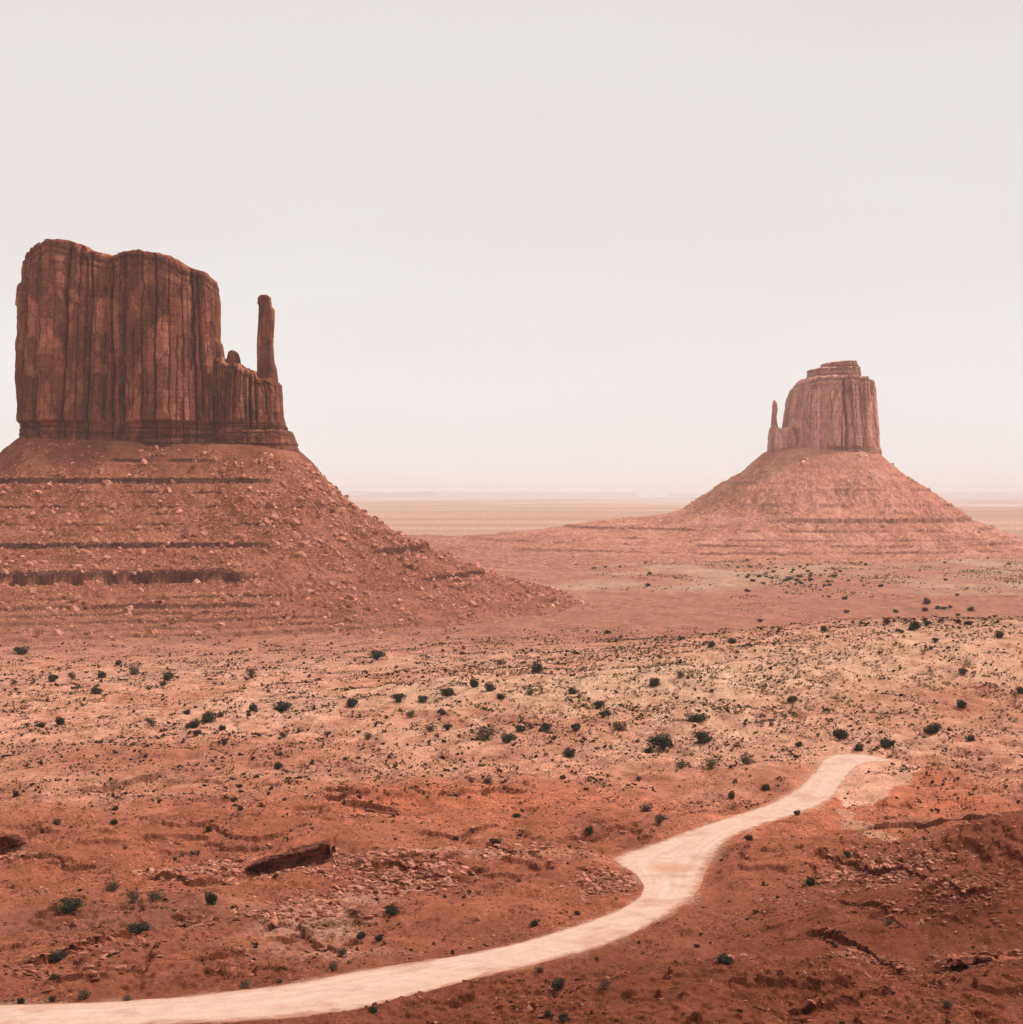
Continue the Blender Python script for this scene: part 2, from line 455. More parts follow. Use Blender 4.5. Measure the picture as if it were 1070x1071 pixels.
def G1(X, Y):
    """the finished ground"""
    r = np.hypot(X, Y)
    z0 = G0(X, Y)
    z = z0.copy()
    for cx, cy, h, sx, sy in _M:
        wob = 1
        m = (np.abs(X - cx) < sx * 4.5) & (np.abs(Y - cy) < sy * 4.5)
        if m.any():
            z[m] += h * gauss(X[m], Y[m], cx, cy, sx, sy)
    px = r / F
    near = sst(1500, 500, r)
    fade = lambda wl: sst(0.7, 2.2, wl / px)
    z += near * 2.2 * fbm(X / 75, Y / 75, 3, 11) * sst(130, 230, r)
    z += near * 1.6 * fbm(X / 22 + 5, Y / 26, 3, 23) * sst(130, 200, r)
    z += 1.6 * fbm(X / 260, Y / 260, 4, 31) * sst(600, 1400, r) * sst(9000, 4000, r)
    # far country: low swells and the mesas along the skyline
    far = sst(3500, 9000, r)
    z += far * 8 * fbm(X / 2600, Y / 1900, 4, 41)
    a = X / np.maximum(Y, 1)
    z += 60 * gauss(a * 20000, Y, 20000 * (615 - CX) / F, 15000, 1100, 1600) * (Y > 0)
    m1 = sst(-.02, .06, fbm(X / 9000 + 3.1, Y / 14000, 4, 53)) * sst(30000, 31000, Y) * sst(45000, 40000, Y)
    z += m1 * (165 + 60 * fbm(X / 2500, Y / 9000, 3, 54)) * sst(-0.045, -0.055, a) 
    m2 = sst(.0, .05, fbm(X / 12000 + 9.1, Y / 14000, 4, 57)) * sst(43000, 44500, Y)
    z += m2 * (190 + 60 * fbm(X / 4000, Y / 9000, 3, 58))
    # bedded rock: the relief breaks into low benches
    rk = sst(-0.05, 0.35, fbm(X / 60 + 9, Y / 70, 3, 61) + 0.25 * sst(520, 300, r) - 0.25 * sst(500, 900, r))
    dz = z - z0
    zz = z0 + dz
    sp = 1.3
    q = (zz + 0.9 * fbm(X / 20, Y / 10, 5, 71, .62)) / sp
    fr = q - np.floor(q) - 0.5
    tz = (np.floor(q) + 0.5 + 0.5 * np.sign(fr) * np.abs(2 * fr) ** 0.22) * sp
    z = z + (tz - zz) * rk * sst(900, 500, r) * 0.95 * (1 - .8 * gauss(X, Y, 122, 292, 40, 50))
    warp = 2.6 * fbm(X / 6, Y / 6, 4, 83, .6) + 1.5 * (worley(X / 2.2, Y / 2.2, 87)[2] - .5)
    for P, h, b, en in _L:
        z += ledge_field(X, Y, P, h, b, warp * (1 if en is None else .35), en)
    # gullies running down to the plain
    gl = 1 - np.abs(gn(X / 34 + 0.4 * gn(X / 15, Y / 15, 3), Y / 80, 91))
    z -= near * 1.1 * np.clip(gl - 0.70, 0, 1) / 0.30 * sst(80, 160, r)
    z += 0.5 * fbm(X / 6, Y / 6, 4, 101) * fade(6) * near
    z += (0.19 * gn(X / 1.9, Y / 1.9, 111) + 0.06 * gn(X / .8, Y / .8, 113)) * fade(1.2) * (0.5 + rk)
    f1, f2, idn = worley(X / 1.5, Y / 1.5, 121)
    z += 0.5 * np.clip(0.5 - f1, 0, 1) * (idn > 0.55) * fade(1.4) * (0.3 + rk)
    # the road bed
    sd = road_sd(X, Y)
    k = sst(7.0, 0.0, sd) ** 1.3
    k = np.where(sd < 0.6, 1, k)
    z = z * (1 - k) + (z0 - 0.12) * k
    return z

# ------------------------------------------------------------------ colours of the ground
C = lambda *a: np.array(a, dtype=np.float32)
SAND, SOIL, DARK, ORNG, PALE = C(.71, .345, .225), C(.40, .128, .070), C(.235, .066, .036), C(.52, .160, .080), C(.66, .39, .265)
OLIVE, BRUSH, MAUVE = C(.66, .385, .245), C(.40, .245, .165), C(.27, .10, .07)
def mixc(a, b, t):
    return a * (1 - t[..., None]) + b * t[..., None]
# colour patches: picture point, half widths (m), colour, strength
PATCH = [((480, 845), 46, 24, ORNG, .8), ((420, 850), 26, 14, ORNG, .8), ((560, 830), 30, 16, ORNG, .5), ((930, 825), 24, 30, ORNG, .9), ((880, 860), 12, 20, ORNG, .7),
         ((1010, 845), 26, 18, ORNG, .7), ((960, 900), 26, 14, ORNG, .35), ((530, 760), 36, 30, SOIL, .45), ((170, 800), 46, 22, SOIL, .7), ((90, 880), 40, 22, SOIL, .7),
         ((220, 900), 30, 18, SOIL, .7), ((120, 960), 34, 16, MAUVE, .8), ((330, 990), 10, 9, SAND, .55), ((560, 940), 24, 8, SOIL, .5), ((330, 940), 16, 10, SAND, .25),
         ((700, 720), 70, 55, OLIVE, .75), ((880, 690), 120, 70, OLIVE, .65), ((560, 720), 40, 40, OLIVE, .35), ((1030, 650), 70, 60, OLIVE, .4), ((460, 770), 30, 24, OLIVE, .25),
         ((900, 1020), 60, 34, DARK, .75), ((1060, 960), 40, 40, DARK, .9), ((1050, 890), 30, 26, DARK, .8), ((700, 1060), 60, 24, DARK, .5), ((900, 960), 26, 16, DARK, .45),
         ((840, 920), 22, 18, SOIL, .5), ((60, 910), 20, 12, SOIL, .6), 
         ((350, 735), 70, 50, PALE, .35), ((430, 690), 120, 60, PALE, .35), ((820, 770), 40, 26, PALE, .35), ((150, 705), 60, 40, PALE, .25), ((700, 790), 24, 20, PALE, .15),
         ((330, 965), 10, 8, PALE, .5), ((360, 935), 7, 5, PALE, .45), ((520, 900), 16, 5, SAND, .5), ((690, 700), 30, 12, PALE, .4), ((1000, 735), 40, 30, SOIL, .45)]
_P = [(*at(*p), sx, sy, c, s) for p, sx, sy, c, s in PATCH]

SPUR = [(at_list([(884, 803), (905, 797), (940, 796), (982, 800), (976, 810), (950, 824), (920, 837), (893, 843), (874, 838)]), C(.76, .38, .25), 1.0),
        (at_list([(880, 843), (893, 848), (930, 866), (950, 868), (946, 874), (926, 875), (895, 866), (876, 853)]), C(.66, .33, .21), .75)]
def ground_col(X, Y, sd=None):
    r = np.hypot(X, Y)
    if sd is None:
        sd = road_sd(X, Y)
    n1 = fbm(X / 45, Y / 60, 5, 201, .6); n2 = fbm(X / 9, Y / 14, 4, 211, .6); n3 = fbm(X / 170, Y / 300, 4, 221, .6)
    sandy = sst(330, 520, r + 60 * n1)                                  # pale blown sand beyond the rocky foreground
    sandy = np.clip(sandy * (0.72 + 0.5 * n1 + 0.35 * n2), 0, 1)
    col = mixc(np.broadcast_to(SOIL, X.shape + (3,)), SAND, sandy)
    col = mixc(col, DARK, sst(255, 165, r + 30 * n1) * 0.75)
    col = mixc(col, SOIL * 1.15, sst(0.15, 0.5, n1) * 0.5)
    for cx, cy, sx, sy, c, s in _P:
        m = (np.abs(X - cx) < sx * 3.5) & (np.abs(Y - cy) < sy * 3.5)
        if m.any():
            g = gauss(X[m], Y[m], cx, cy, sx, sy)
            t = np.clip(sst(0.1, 0.95, g + 0.45 * n1[m] + 0.35 * n2[m]) * s, 0, 1)
            col[m] = mixc(col[m], c, t)
    # the open plain behind: red earth, a green belt of brush, then pale flats
    red = C(.37, .145, .096)
    t = sst(720, 1120, r + 150 * n1 + 60 * n2 + 0.12 * X)
    col = mixc(col, red, t * np.clip(.85 + .3 * n1, 0, 1))
    t = sst(1500, 1900, r + 250 * n3) * sst(3300, 2600, r + 200 * n3)
    col = mixc(col, BRUSH * 1.25, np.clip(t * (.35 + .9 * n3 + .5 * fbm(X / 90, Y / 160, 3, 263)), 0, .85))
    t = sst(2900, 3600, r)
    pl = C(.50, .27, .20)
    col = mixc(col, pl, t)
    pt_ = fbm(X / 30, Y / 60, 4, 261, .6) * sst(850, 1100, r) * sst(4000, 2500, r)
    col = col * (1 + .22 * pt_)[..., None]
    band = fbm(X / 6000, Y / 900, 4, 231, .55)
    fr = sst(3300, 5000, r)
    col = mixc(col, C(.26, .19, .14), fr * sst(0.05, 0.4, band) * .4)
    col = mixc(col, C(.72, .48, .40), fr * sst(-0.1, -0.45, band) * .3)
    salt = sst(12000, 14000, r) * sst(0.0, .25, fbm(X / 7000 + 4, Y / 2500, 3, 241))
    col = mixc(col, C(.72, .62, .58), salt * .45)
    col = mixc(col, C(.42, .35, .35), sst(29000, 30500, Y) * 0.9)
    for P_, c_, s_ in SPUR:
        m = (np.abs(X - P_[:, 0].mean()) < 45) & (np.abs(Y - P_[:, 1].mean()) < 70)
        if m.any():
            sdp = poly_sd(X[m], Y[m], P_)
            col[m] = mixc(col[m], c_, sst(1.2, -1.2, sdp + 3.0 * n2[m]) * s_)
    # dust beside the road, speckle of stones and litter
    col = mixc(col, PALE * .95, sst(1.6, -0.5, sd + 4 * n2) * .35)
    sp = gn(X / 1.3, Y / 2.2, 251) * .5 + gn(X / .5, Y / .9, 253) * .5
    col = col * (1 + .22 * n2 + .16 * sp * sst(900, 400, r))[..., None]
    return np.clip(col, 0.02, 0.9)

# ------------------------------------------------------------------ ground mesh
def build_ground():
    dd = np.exp(np.linspace(math.log(125), math.log(62000), 20000))
    yy = -base_z(dd) / dd * F
    yt = np.arange(yy[0], 2.9, -0.62)
    rad = np.interp(-yt, -yy, dd)
    rad = np.concatenate([[0.5, 3, 6, 12, 25, 45, 65, 85, 100, 112], rad, np.linspace(rad[-1] * 1.05, 62000, 10)])
    rad = np.unique(rad)
    dense = np.arctan(np.linspace(-.385, .385, 1060))
    mid = np.radians(np.arange(21.2, 34, 0.14)); wide = np.radians(np.arange(34.5, 180, 2.6))
    th = np.concatenate([-wide[::-1], -mid[::-1], dense, mid, wide])
    R, T = np.meshgrid(rad, th, indexing='ij')
    X = R * np.sin(T); Y = R * np.cos(T)
    Z = G1(X.ravel(), Y.ravel())
    # the front of the hill beside the camera is sampled tightly enough by the radial steps
    col = ground_col(X.ravel(), Y.ravel())
    # blown sand lies on the flats, bare red-brown rock shows on the steps, deepened with painted shade
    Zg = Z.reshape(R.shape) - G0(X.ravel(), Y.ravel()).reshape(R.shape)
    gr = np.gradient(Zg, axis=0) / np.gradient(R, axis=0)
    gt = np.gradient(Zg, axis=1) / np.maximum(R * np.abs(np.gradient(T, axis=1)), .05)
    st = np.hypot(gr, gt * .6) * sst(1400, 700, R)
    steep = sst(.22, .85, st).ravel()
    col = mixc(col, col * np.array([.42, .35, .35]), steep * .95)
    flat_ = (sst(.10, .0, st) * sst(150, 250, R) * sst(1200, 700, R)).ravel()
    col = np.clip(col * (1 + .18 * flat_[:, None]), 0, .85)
    V = np.stack([X.ravel(), Y.ravel(), Z + EYE], 1)
    Fc = grid_faces(len(rad), len(th), wrap=True)
    Fc = Fc[:, ::-1]
    me = mesh_np("ground", V, Fc, M_ground, col, smooth=True)
    o = link(bpy.data.objects.new("ground", me))
    tag(o, kind="structure")
    return o
build_ground()

# ------------------------------------------------------------------ the road surface
def build_road():
    n = len(RFs); m = 64
    t = np.linspace(0, 1, m)[None, :, None]
    P = RFs[:, None, :] * (1 - t) + RNs[:, None, :] * t
    X, Y = P[..., 0].ravel(), P[..., 1].ravel()
    tt = np.broadcast_to(t[..., 0], (n, m)).ravel()
    # ragged dusty edges
    edge = np.minimum(tt, 1 - tt)
    wob = 1.7 * fbm(X / 3.5, Y / 5, 4, 301, .65)
    cxx = (RFs[:, None, 0] + RNs[:, None, 0]) / 2; cyy = (RFs[:, None, 1] + RNs[:, None, 1]) / 2
    dx = X - np.broadcast_to(cxx, (n, m)).ravel(); dy = Y - np.broadcast_to(cyy, (n, m)).ravel()
    dl = np.hypot(dx, dy) + 1e-6
    k = (edge < .01) * wob
    X = X + dx / dl * k; Y = Y + dy / dl * k
    camber = 0.05 + 0.10 * np.clip(edge * 8, 0, 1) 
    rut = 0.03 * np.cos(tt * 4 * math.pi) * np.clip(edge * 6, 0, 1)
    Z = G0(X, Y) - 0.12 + camber * (edge > 0.01) - .1 * (edge <= .01) + rut + 0.03 * fbm(X / 3, Y / 3, 2, 305)
    s = np.repeat(np.arange(n) / n * 14, m)
    tracks = fbm(tt * 14, s * .45, 4, 311, .6)
    n2 = fbm(X / 10, Y / 10, 4, 313)
    lanes = np.maximum.reduce([np.exp(-((tt - c_ - .05 * gn(s * .6, s * 0 + c_ * 9, 321)) / w_) ** 2) * (.6 + .7 * gn(s * .5, s * 0 + c_ * 31, 323)) for c_, w_ in ((.2, .035), (.33, .05), (.47, .04), (.60, .06), (.74, .04), (.84, .03))])
    c = mixc(np.broadcast_to(C(.63, .40, .30), (n * m, 3)), C(.76, .59, .49), np.clip(.35 * lanes + .7 * sst(.0, .8, tracks + .5 * n2), 0, 1) * .85)
    c = mixc(c, C(.46, .22, .14), sst(.05, .6, n2 + .3 * tracks) * .55)
    px_, py_ = at(704, 908)
    c = mixc(c, C(.56, .30, .20), sst(.25, .8, gauss(X, Y, px_, py_, 4.5, 6) + .25 * n2) * .8)
    c = mixc(c, C(.40, .165, .10), sst(.10, .01, edge + .07 * fbm(X / 2.5, Y / 2.5, 3, 325)) * .8)
    V = np.stack([X, Y, Z + EYE], 1)
    me = mesh_np("dirt_road", V, grid_faces(n, m), M_road, c, smooth=True)
    o = link(bpy.data.objects.new("dirt_road", me))
    tag(o, kind="structure")
build_road()

# ------------------------------------------------------------------ the buttes: talus
class Butte:
    pass
def make_talus_fn(cx, cy, hx, hy, R, prof, levels, seed, tilt=0.0, extra=None, unit=1.0, cones=None):
    """height of the debris cone as a function of the distance from the foot of the cliff"""
    pd, pz = np.array(prof, float).T
    def dist(X, Y):
        qx = np.abs(X - cx) - (hx - R); qy = np.abs(Y - cy) - (hy - R)
        return np.hypot(np.maximum(qx, 0), np.maximum(qy, 0)) + np.minimum(np.maximum(qx, qy), 0) - R
    def fn(X, Y, face=None):
        d = dist(X, Y)
        ang = np.arctan2(Y - cy, X - cx)
        u = ang * 130 * unit
        d2 = d + unit * (13 * fbm(u / (42 * unit), d / (150 * unit), 3, seed) * sst(5 * unit, 120 * unit, d) + 5 * fbm(X / (26 * unit), Y / (26 * unit), 3, seed + 3) * sst(0, 50 * unit, d))
        z = np.interp(d2, pd, pz) + tilt * (X - cx)
        if extra is not None:
            z = extra(X, Y, z, d)
        rib = 1 - np.abs(gn(u / (16 * unit) + .6 * gn(X / (20 * unit), Y / (20 * unit), seed + 1), d / (190 * unit), seed + 7))
        z = z + unit * 2.4 * (rib - .7) * sst(10 * unit, 60 * unit, d)
        zr = z + 1.5 * unit * fbm(X / (26 * unit), Y / (26 * unit), 4, seed + 13, .6)
        masks = []
        for q, lev in enumerate(levels):
            x0, x1, bias = lev[3:6]
            rng_ = sst(x0 - 12 * unit, x0 + 22 * unit, X) * sst(x1 + 18 * unit, x1 - 34 * unit, X)
            masks.append(rng_ * sst(-.45, .1, fbm(X / (46 * unit), Y / (200 * unit) + q * 3.7, 3, seed + 11 + q) + bias))
        z = terrace(zr, levels, masks, face)
        # cones of fallen earth lean against the big step
        if cones is not None:
            sc = np.clip(np.abs(gn(X / 24, X * 0 + 2.2, seed + 61)) * 1.9 - .1 + .06 * gn(X / 5, X * 0 + 1.2, seed + 63), 0, 1)
            fill = np.where(np.abs(zr - cones[0]) < cones[1], zr - cones[1] * .95 * (1 - sc), -1e3)
            if face is not None:
                face *= sst(.5, -.5, fill - z)
            z = np.maximum(z, fill)
        z = z + unit * (.9 * fbm(X / (7 * unit), Y / (7 * unit), 3, seed + 17))
        f1, f2, idn = worley(X / (4.2 * unit), Y / (4.2 * unit), seed + 19)
        z = z + unit * 2.6 * np.clip(.55 - f1, 0, 1) * (idn > .62) * sst(15 * unit, 60 * unit, d) * sst(380 * unit, 260 * unit, d) 
        f1, f2, idn = worley(X / (2.0 * unit), Y / (2.0 * unit), seed + 23)
        z = z + unit * .9 * np.clip(.5 - f1, 0, 1) * (idn > .3) * sst(420 * unit, 300 * unit, d)
        return z
    return fn, dist

# west butte
WK = 0.987; WY = 1480.0
WCX = (165 - CX) * .976; WCY = 1486.0
W_prof = [(-60, 58), (-20, 55), (0, 51), (14, 39), (42, 9), (72, -14), (107, -33), (162, -53), (212, -71), (292, -91), (350, -102), (400, -108), (450, -113), (500, -122)]
XR = 4000
W_levels = [(33, 3, .35, -400, -280, .3), (13, 3.8, .2, -XR, -225, .7), (2, 1.6, .4, -XR, -150, -.1), (-12, 2.0, .4, -XR, -120, -.15), (-28, 1.6, .4, -XR, XR, -.25), (-46, 3.4, .2, -XR, -210, .6),
            (-54, 5, .2, -135, XR, .35), (-72, 9.5, .14, -XR, -215, .7), (-78, 3.0, .25, -90, XR, .2), (-84.5, 1.5, .35, -XR, XR, -.2), (-90, 2.4, .2, -XR, -190, .8), (-94.5, 1.5, .25, -XR, -200, .7),
            (-98.5, 1.7, .2, -XR, -140, .8), (-102.5, 1.3, .25, -XR, -100, .6), (-106, 1.6, .2, -XR, -60, .8)]
W_fn, W_dist = make_talus_fn(WCX, WCY, 138, 66, 40, W_prof, W_levels, 501, tilt=-0.045, cones=(-72, 9.5))

EK = 1.973; ECY = 2975.0
ECX = (863 - CX) * 1.955
E_prof = [(-120, 98), (-30, 95), (0, 84), (48, 40), (98, 8), (158, -40), (200, -56), (238, -70), (290, -88), (340, -102), (390, -109), (450, -116), (520, -130)]
def E_extra(X, Y, z, d):
    # the long low shoulder that runs off to the left
    rid = -115 + 66 * np.exp(-0.5 * (((X - (690 - CX) * 2.03) / 235) ** 2)) * np.exp(-0.5 * ((Y - 3060) / 270) ** 2)
    rid2 = -115 + 40 * np.exp(-0.5 * (((X - (600 - CX) * 2.03) / 200) ** 2)) * np.exp(-0.5 * ((Y - 3090) / 240) ** 2)
    m = np.maximum(rid, rid2)
    k = 16.0
    h = np.clip(.5 + .5 * (z - m) / k, 0, 1)
    return m * (1 - h) + z * h + k * h * (1 - h)
E_levels = [(38, 4, .3, 700, XR, .2), (22, 3, .35, 300, 560, .1), (8, 4, .3, 600, XR, .1), (-22, 5, .3, 450, XR, 0), (-36, 3.5, .35, -XR, XR, -.25), (-50, 6, .2, 480, XR, .3),
            (-68, 4, .3, -XR, XR, .0), (-84, 2.5, .3, -XR, XR, -.1), (-93, 3, .25, -XR, XR, 0), (-103, 3, .25, -XR, XR, .05)]
E_fn, E_dist = make_talus_fn(ECX, ECY, 112, 122, 85, E_prof, E_levels, 601, tilt=-0.03, extra=E_extra, unit=1.9)

def rim(cx, cy, hx, hy, R, nf, narc, nback):
    """points and outward normals round a rounded rectangle; front (towards the camera) dense"""
    out = []
    def arc(x, y, a0, a1, n):
        for a in np.linspace(a0, a1, n, endpoint=False):
            out.append((x, y, math.cos(a), math.sin(a)))
    def seg(x0, y0, x1, y1, nx, ny, n):
        for t in np.linspace(0, 1, n, endpoint=False):
            out.append((x0 + (x1 - x0) * t, y0 + (y1 - y0) * t, nx, ny))
    ix, iy = hx - R, hy - R
    H = math.pi / 2
    seg(cx - ix, cy - iy, cx + ix, cy - iy, 0, -1, nf)
    arc(cx + ix, cy - iy, -H, 0, narc[0])
    seg(cx + ix, cy - iy, cx + ix, cy + iy, 1, 0, max(4, nback // 2))
    arc(cx + ix, cy + iy, 0, H, narc[1])
    seg(cx + ix, cy + iy, cx - ix, cy + iy, 0, 1, nback)
    arc(cx - ix, cy + iy, H, 2 * H, narc[2])
    seg(cx - ix, cy + iy, cx - ix, cy - iy, -1, 0, max(4, nback // 2))
    arc(cx - ix, cy - iy, 2 * H, 3 * H, narc[3])
    return np.array(out)

def talus_mesh(name, fn, dist, args, prof, counts, rows, dmax, levels, palette, seed, unit, mat):
    core = rim(*args, *counts)
    R = args[4]
    dd = np.linspace(-30 * unit, dmax, 6000)
    pz = np.interp(dd, *np.array(prof, float).T)
    pt = terrace(pz, levels)
    s = np.cumsum(np.hypot(np.gradient(dd), 0.9 * np.gradient(pt)))
    d = np.interp(np.linspace(s[0], s[-1], rows), s, dd)
    X = core[None, :, 0] + core[None, :, 2] * (R + d[:, None]); Y = core[None, :, 1] + core[None, :, 3] * (R + d[:, None])
    Xf, Yf = X.ravel(), Y.ravel()
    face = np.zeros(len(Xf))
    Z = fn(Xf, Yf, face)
    # the skirt dives under the plain
    Dg = np.repeat(d, X.shape[1])
    Z = Z - 10 * sst(dmax - 40 * unit, dmax, Dg)
    n1 = fbm(Xf / (40 * unit), Yf / (40 * unit), 4, seed + 31); n2 = fbm(Xf / (6 * unit), Yf / (6 * unit), 4, seed + 33, .65)
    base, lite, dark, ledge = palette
    col = np.broadcast_to(base, (len(Xf), 3)).copy()
    col = mixc(col, lite, sst(.0, .55, n1 + .5 * n2) * .7)
    col = mixc(col, dark, sst(.0, .5, -n1 + .5 * n2) * .7)
    zb = Z + .8 * n2
    bed = gn(zb / (2.1 * unit), Xf / (220 * unit), seed + 37)
    col = col * (1 + .13 * bed[:, None])
    # bare rock on the steep faces, overhang shade painted into its dark colour
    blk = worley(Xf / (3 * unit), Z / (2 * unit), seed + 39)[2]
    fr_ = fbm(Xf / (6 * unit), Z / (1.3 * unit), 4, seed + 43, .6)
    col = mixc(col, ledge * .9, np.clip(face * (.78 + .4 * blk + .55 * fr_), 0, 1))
    f1, f2, idn = worley(Xf / (2.3 * unit), Yf / (2.3 * unit), seed + 41)
    col = mixc(col, C(.37, .145, .096), sst(200 * unit, 380 * unit, Dg + 30 * unit * n1) * .9)
    col = mixc(col, lite * 1.25, ((idn > .72) * np.clip(.75 - f1, 0, .5) * 1.4) * sst(10, 50, Dg) * (1 - face))
    V = np.stack([Xf, Yf, Z + EYE], 1)
    Fc = grid_faces(rows, len(core), wrap=True)
    return mesh_np(name, V, Fc[:, ::-1], mat, np.clip(col, .02, .9), smooth=True)

# ------------------------------------------------------------------ the buttes: rock towers
def tower(name, k, yc, left, right, top, hd, mat, pal, seed, nfront=620, nback=160, rows=300, cracks=(), ybase=482, n_exp=3.4,
          frontx=(), strata_y=None, topset=1.0, unit=1.0, panels=1.0, zstart=None, lean=0.06, capnoise=1.0):
    """a block of cliff: outline given in picture rows and columns at depth yc, k metres per picture pixel"""
    k = (yc - .8 * hd) / F
    tx, ty = np.array(top, float).T
    ztop_max = -(ty.min() - HY) * k; zb = -(ybase - HY) * k
    lx, ly = np.array(left, float).T; rx, ry = np.array(right, float).T
    phi_f = np.linspace(0, math.pi, nfront, endpoint=False)
    # even spacing along the squared outline on the front
    def se(ph):
        c, s = np.cos(ph), np.sin(ph)
        return np.sign(c) * np.abs(c) ** (2 / n_exp), np.sign(s) * np.abs(s) ** (2 / n_exp)
    q = np.linspace(0, math.pi, 8000); a, b = se(q)
    hw0 = (rx.mean() - lx.mean()) / 2 * k
    s = np.concatenate([[0], np.cumsum(np.hypot(np.diff(a) * hw0, np.diff(b) * hd))])
    pf = np.interp(np.linspace(0, s[-1], nfront, endpoint=False), s, q)
    pb = math.pi + np.interp(np.linspace(0, s[-1], nback, endpoint=False), s, q)
    ph = np.concatenate([pf, pb]); nc = len(ph)
    per = np.concatenate([np.linspace(0, s[-1], nfront, endpoint=False), s[-1] + np.linspace(0, s[-1], nback, endpoint=False)])
    v = np.linspace(0, 1, rows)
    def prof(xs, ys, i_end):
        o = np.argsort(ys)
        yt_ = np.interp(xs[np.argmin(ys)], tx, ty)            # the outline ends where it meets the top line
        yn = HY - (zb + v * (-(yt_ - HY) * k - zb)) / k
        return np.interp(yn, ys[o], xs[o])
    xl = prof(lx, ly, 0); xr = prof(rx, ry, 0)
    a, b = se(ph)
    cxp = (xl + xr) / 2; hwp = (xr - xl) / 2
    PX = cxp[:, None] + hwp[:, None] * a[None, :]           # picture column of every vertex
    X = (PX - CX) * (yc - .25 * hd) / F
    depth = hd * (1 - lean * v)[:, None]
    Y = yc - depth * b[None, :]
    ztop = -(np.interp(PX, tx, ty) - HY) * k + capnoise * unit * 2.4 * (hf(np.floor((PX - CX) * k / (4.5 * unit)).astype(np.int64), np.zeros(PX.shape, np.int64), seed + 91) - .5)
    Z = zb + v[:, None] * (ztop - zb)
    U = X + np.sign(a)[None, :] * (Y - (yc - hd)) * .8      # flutes stay vertical whatever the outline does
    nx = np.sign(a) * np.abs(a) ** (n_exp - 1) / hw0; ny = -np.sign(b) * np.abs(b) ** (n_exp - 1) / hd
    nl = np.hypot(nx, ny) + 1e-9; nx, ny = nx / nl, ny / nl
    front = np.clip(-ny, 0, 1)[None, :]
    un = unit
    side = 0.35 + 0.65 * front                              # keep the outline close to the photographed one
    wu = U + 1.3 * un * fbm(U / (22 * un), Z / (55 * un), 3, seed + 1)
    D = np.zeros_like(Z)
    D += 5.0 * un * fbm(wu / (60 * un), Z / (300 * un), 2, seed + 2)
    edge_dark = np.zeros_like(Z)
    tone = 0; ids = []; crk_shade = np.zeros_like(Z)
    for sc, zs, amp, gr, sd_, tn in ((30, 150, 2.6, 6.0, 3, .40), (13.5, 38, 2.0, 3.4, 15, .6), (6.5, 11, .8, .6, 27, .3)):
        off, g, lip, idt, zq = columns(wu / un, Z / un, sc, zs, seed + sd_)
        D += panels * un * (amp * off - gr * 1.35 * g - .9 * lip)
        tone = tone + tn * (idt - .5)
        ids.append(idt); crk_shade = np.maximum(crk_shade, np.maximum(g, 1.3 * lip * (idt > .35)))
        D += .030 * (Z.max() - zq * un) * sst(.55, .95, front) * (zs < 100)
    f1, f2, idb = worley(wu / (6 * un), Z / (8 * un), seed + 71)
    D += panels * un * 1.1 * (idb - .5) * (idb > .3); tone = tone + .15 * (idb - .5)
    for cxp_, y0, y1, w, dep in cracks:
        yy = HY - Z / k
        wob = .9 * gn(yy / 14.0, yy * 0 + cxp_, seed + 13) * 1.6 + .5 * gn(yy / 4.0, yy * 0 + cxp_, seed + 14)
        tl = sst(y0 - 4, y0 + 4, yy) * sst(y1 + 5, y1 - 4, yy)
        D -= dep * un * np.exp(-((PX - cxp_ - wob) / w) ** 2) * tl * front
    for fx, w, amp in frontx:
        D += amp * np.exp(-((PX - fx) / w) ** 2) * front
    # bedding: thin at the foot, thicker under the rim
    yy = HY - Z / k
    bedn = gn(Z / (1.7 * un) + .5 * gn(U / (25 * un), Z / (9 * un), seed + 21), U / (300 * un), seed + 22)
    if strata_y is not None:
        ss = sst(strata_y - 2, strata_y + 2, yy)
        zz = Z / (2.3 * un)
        stp = hf(np.floor(zz).astype(np.int64), np.zeros(Z.shape, np.int64), seed + 23)
        blk = worley(U / (3.2 * un), Z / (2.3 * un), seed + 25)[2]
        D = D * (1 - .55 * ss)
        D += ss * un * (0.07 * (yy - strata_y) + 2.8 * (stp - .5) + 1.2 * (blk - .5) + 1.0)
    D += un * .32 * bedn
    tb = sst(.84, 1.0, v)[:, None]
    zz = (ztop - Z) / (3.1 * un)
    stp = hf(np.floor(zz).astype(np.int64), np.ones(Z.shape, np.int64), seed + 27)
    D -= tb * un * (topset * v[:, None] ** 6 + 3.4 * (stp - .4)) * capnoise
    D += un * .28 * fbm(U / (3 * un), Z / (3 * un), 3, seed + 29)
    if strata_y is not None:
        D -= ss * un * 1.1 * sst(.15, .45, gn(Z / (1.9 * un), U / (90 * un), seed + 95))
    D *= side
    X = X + nx[None, :] * D; Y = Y + ny[None, :] * D
    Z = Z + (v[:, None] > .97) * un * .8 * fbm(X / (6 * un), Y / (6 * un), 3, seed + 31)
    # colour: fresh orange rock, brown varnish in hanging streaks
    base, fresh, varn_and_shade, bedc = pal
    st = fbm(wu / (5.5 * un), Z / (60 * un), 4, seed + 41, .5)
    pt = fbm(wu / (15 * un) + 3, Z / (22 * un), 4, seed + 43, .55)
    col = np.broadcast_to(base, Z.shape + (3,))
    gr0 = fbm(U / (3.0 * un), Z / (9 * un), 3, seed + 47, .6)
    col = mixc(col, fresh, sst(.80, .84, ids[2] + .12 * gr0 + .15 * (pt > .1)) * .4)
    col = mixc(col, fresh, sst(.86, .90, ids[1] + .10 * gr0) * .55)
    col = mixc(col, varn_and_shade, sst(.62, .75, 1 - ids[1] + .3 * st) * .55)
    col = mixc(col, varn_and_shade, sst(.15, .6, st - .2 * pt) * .28)
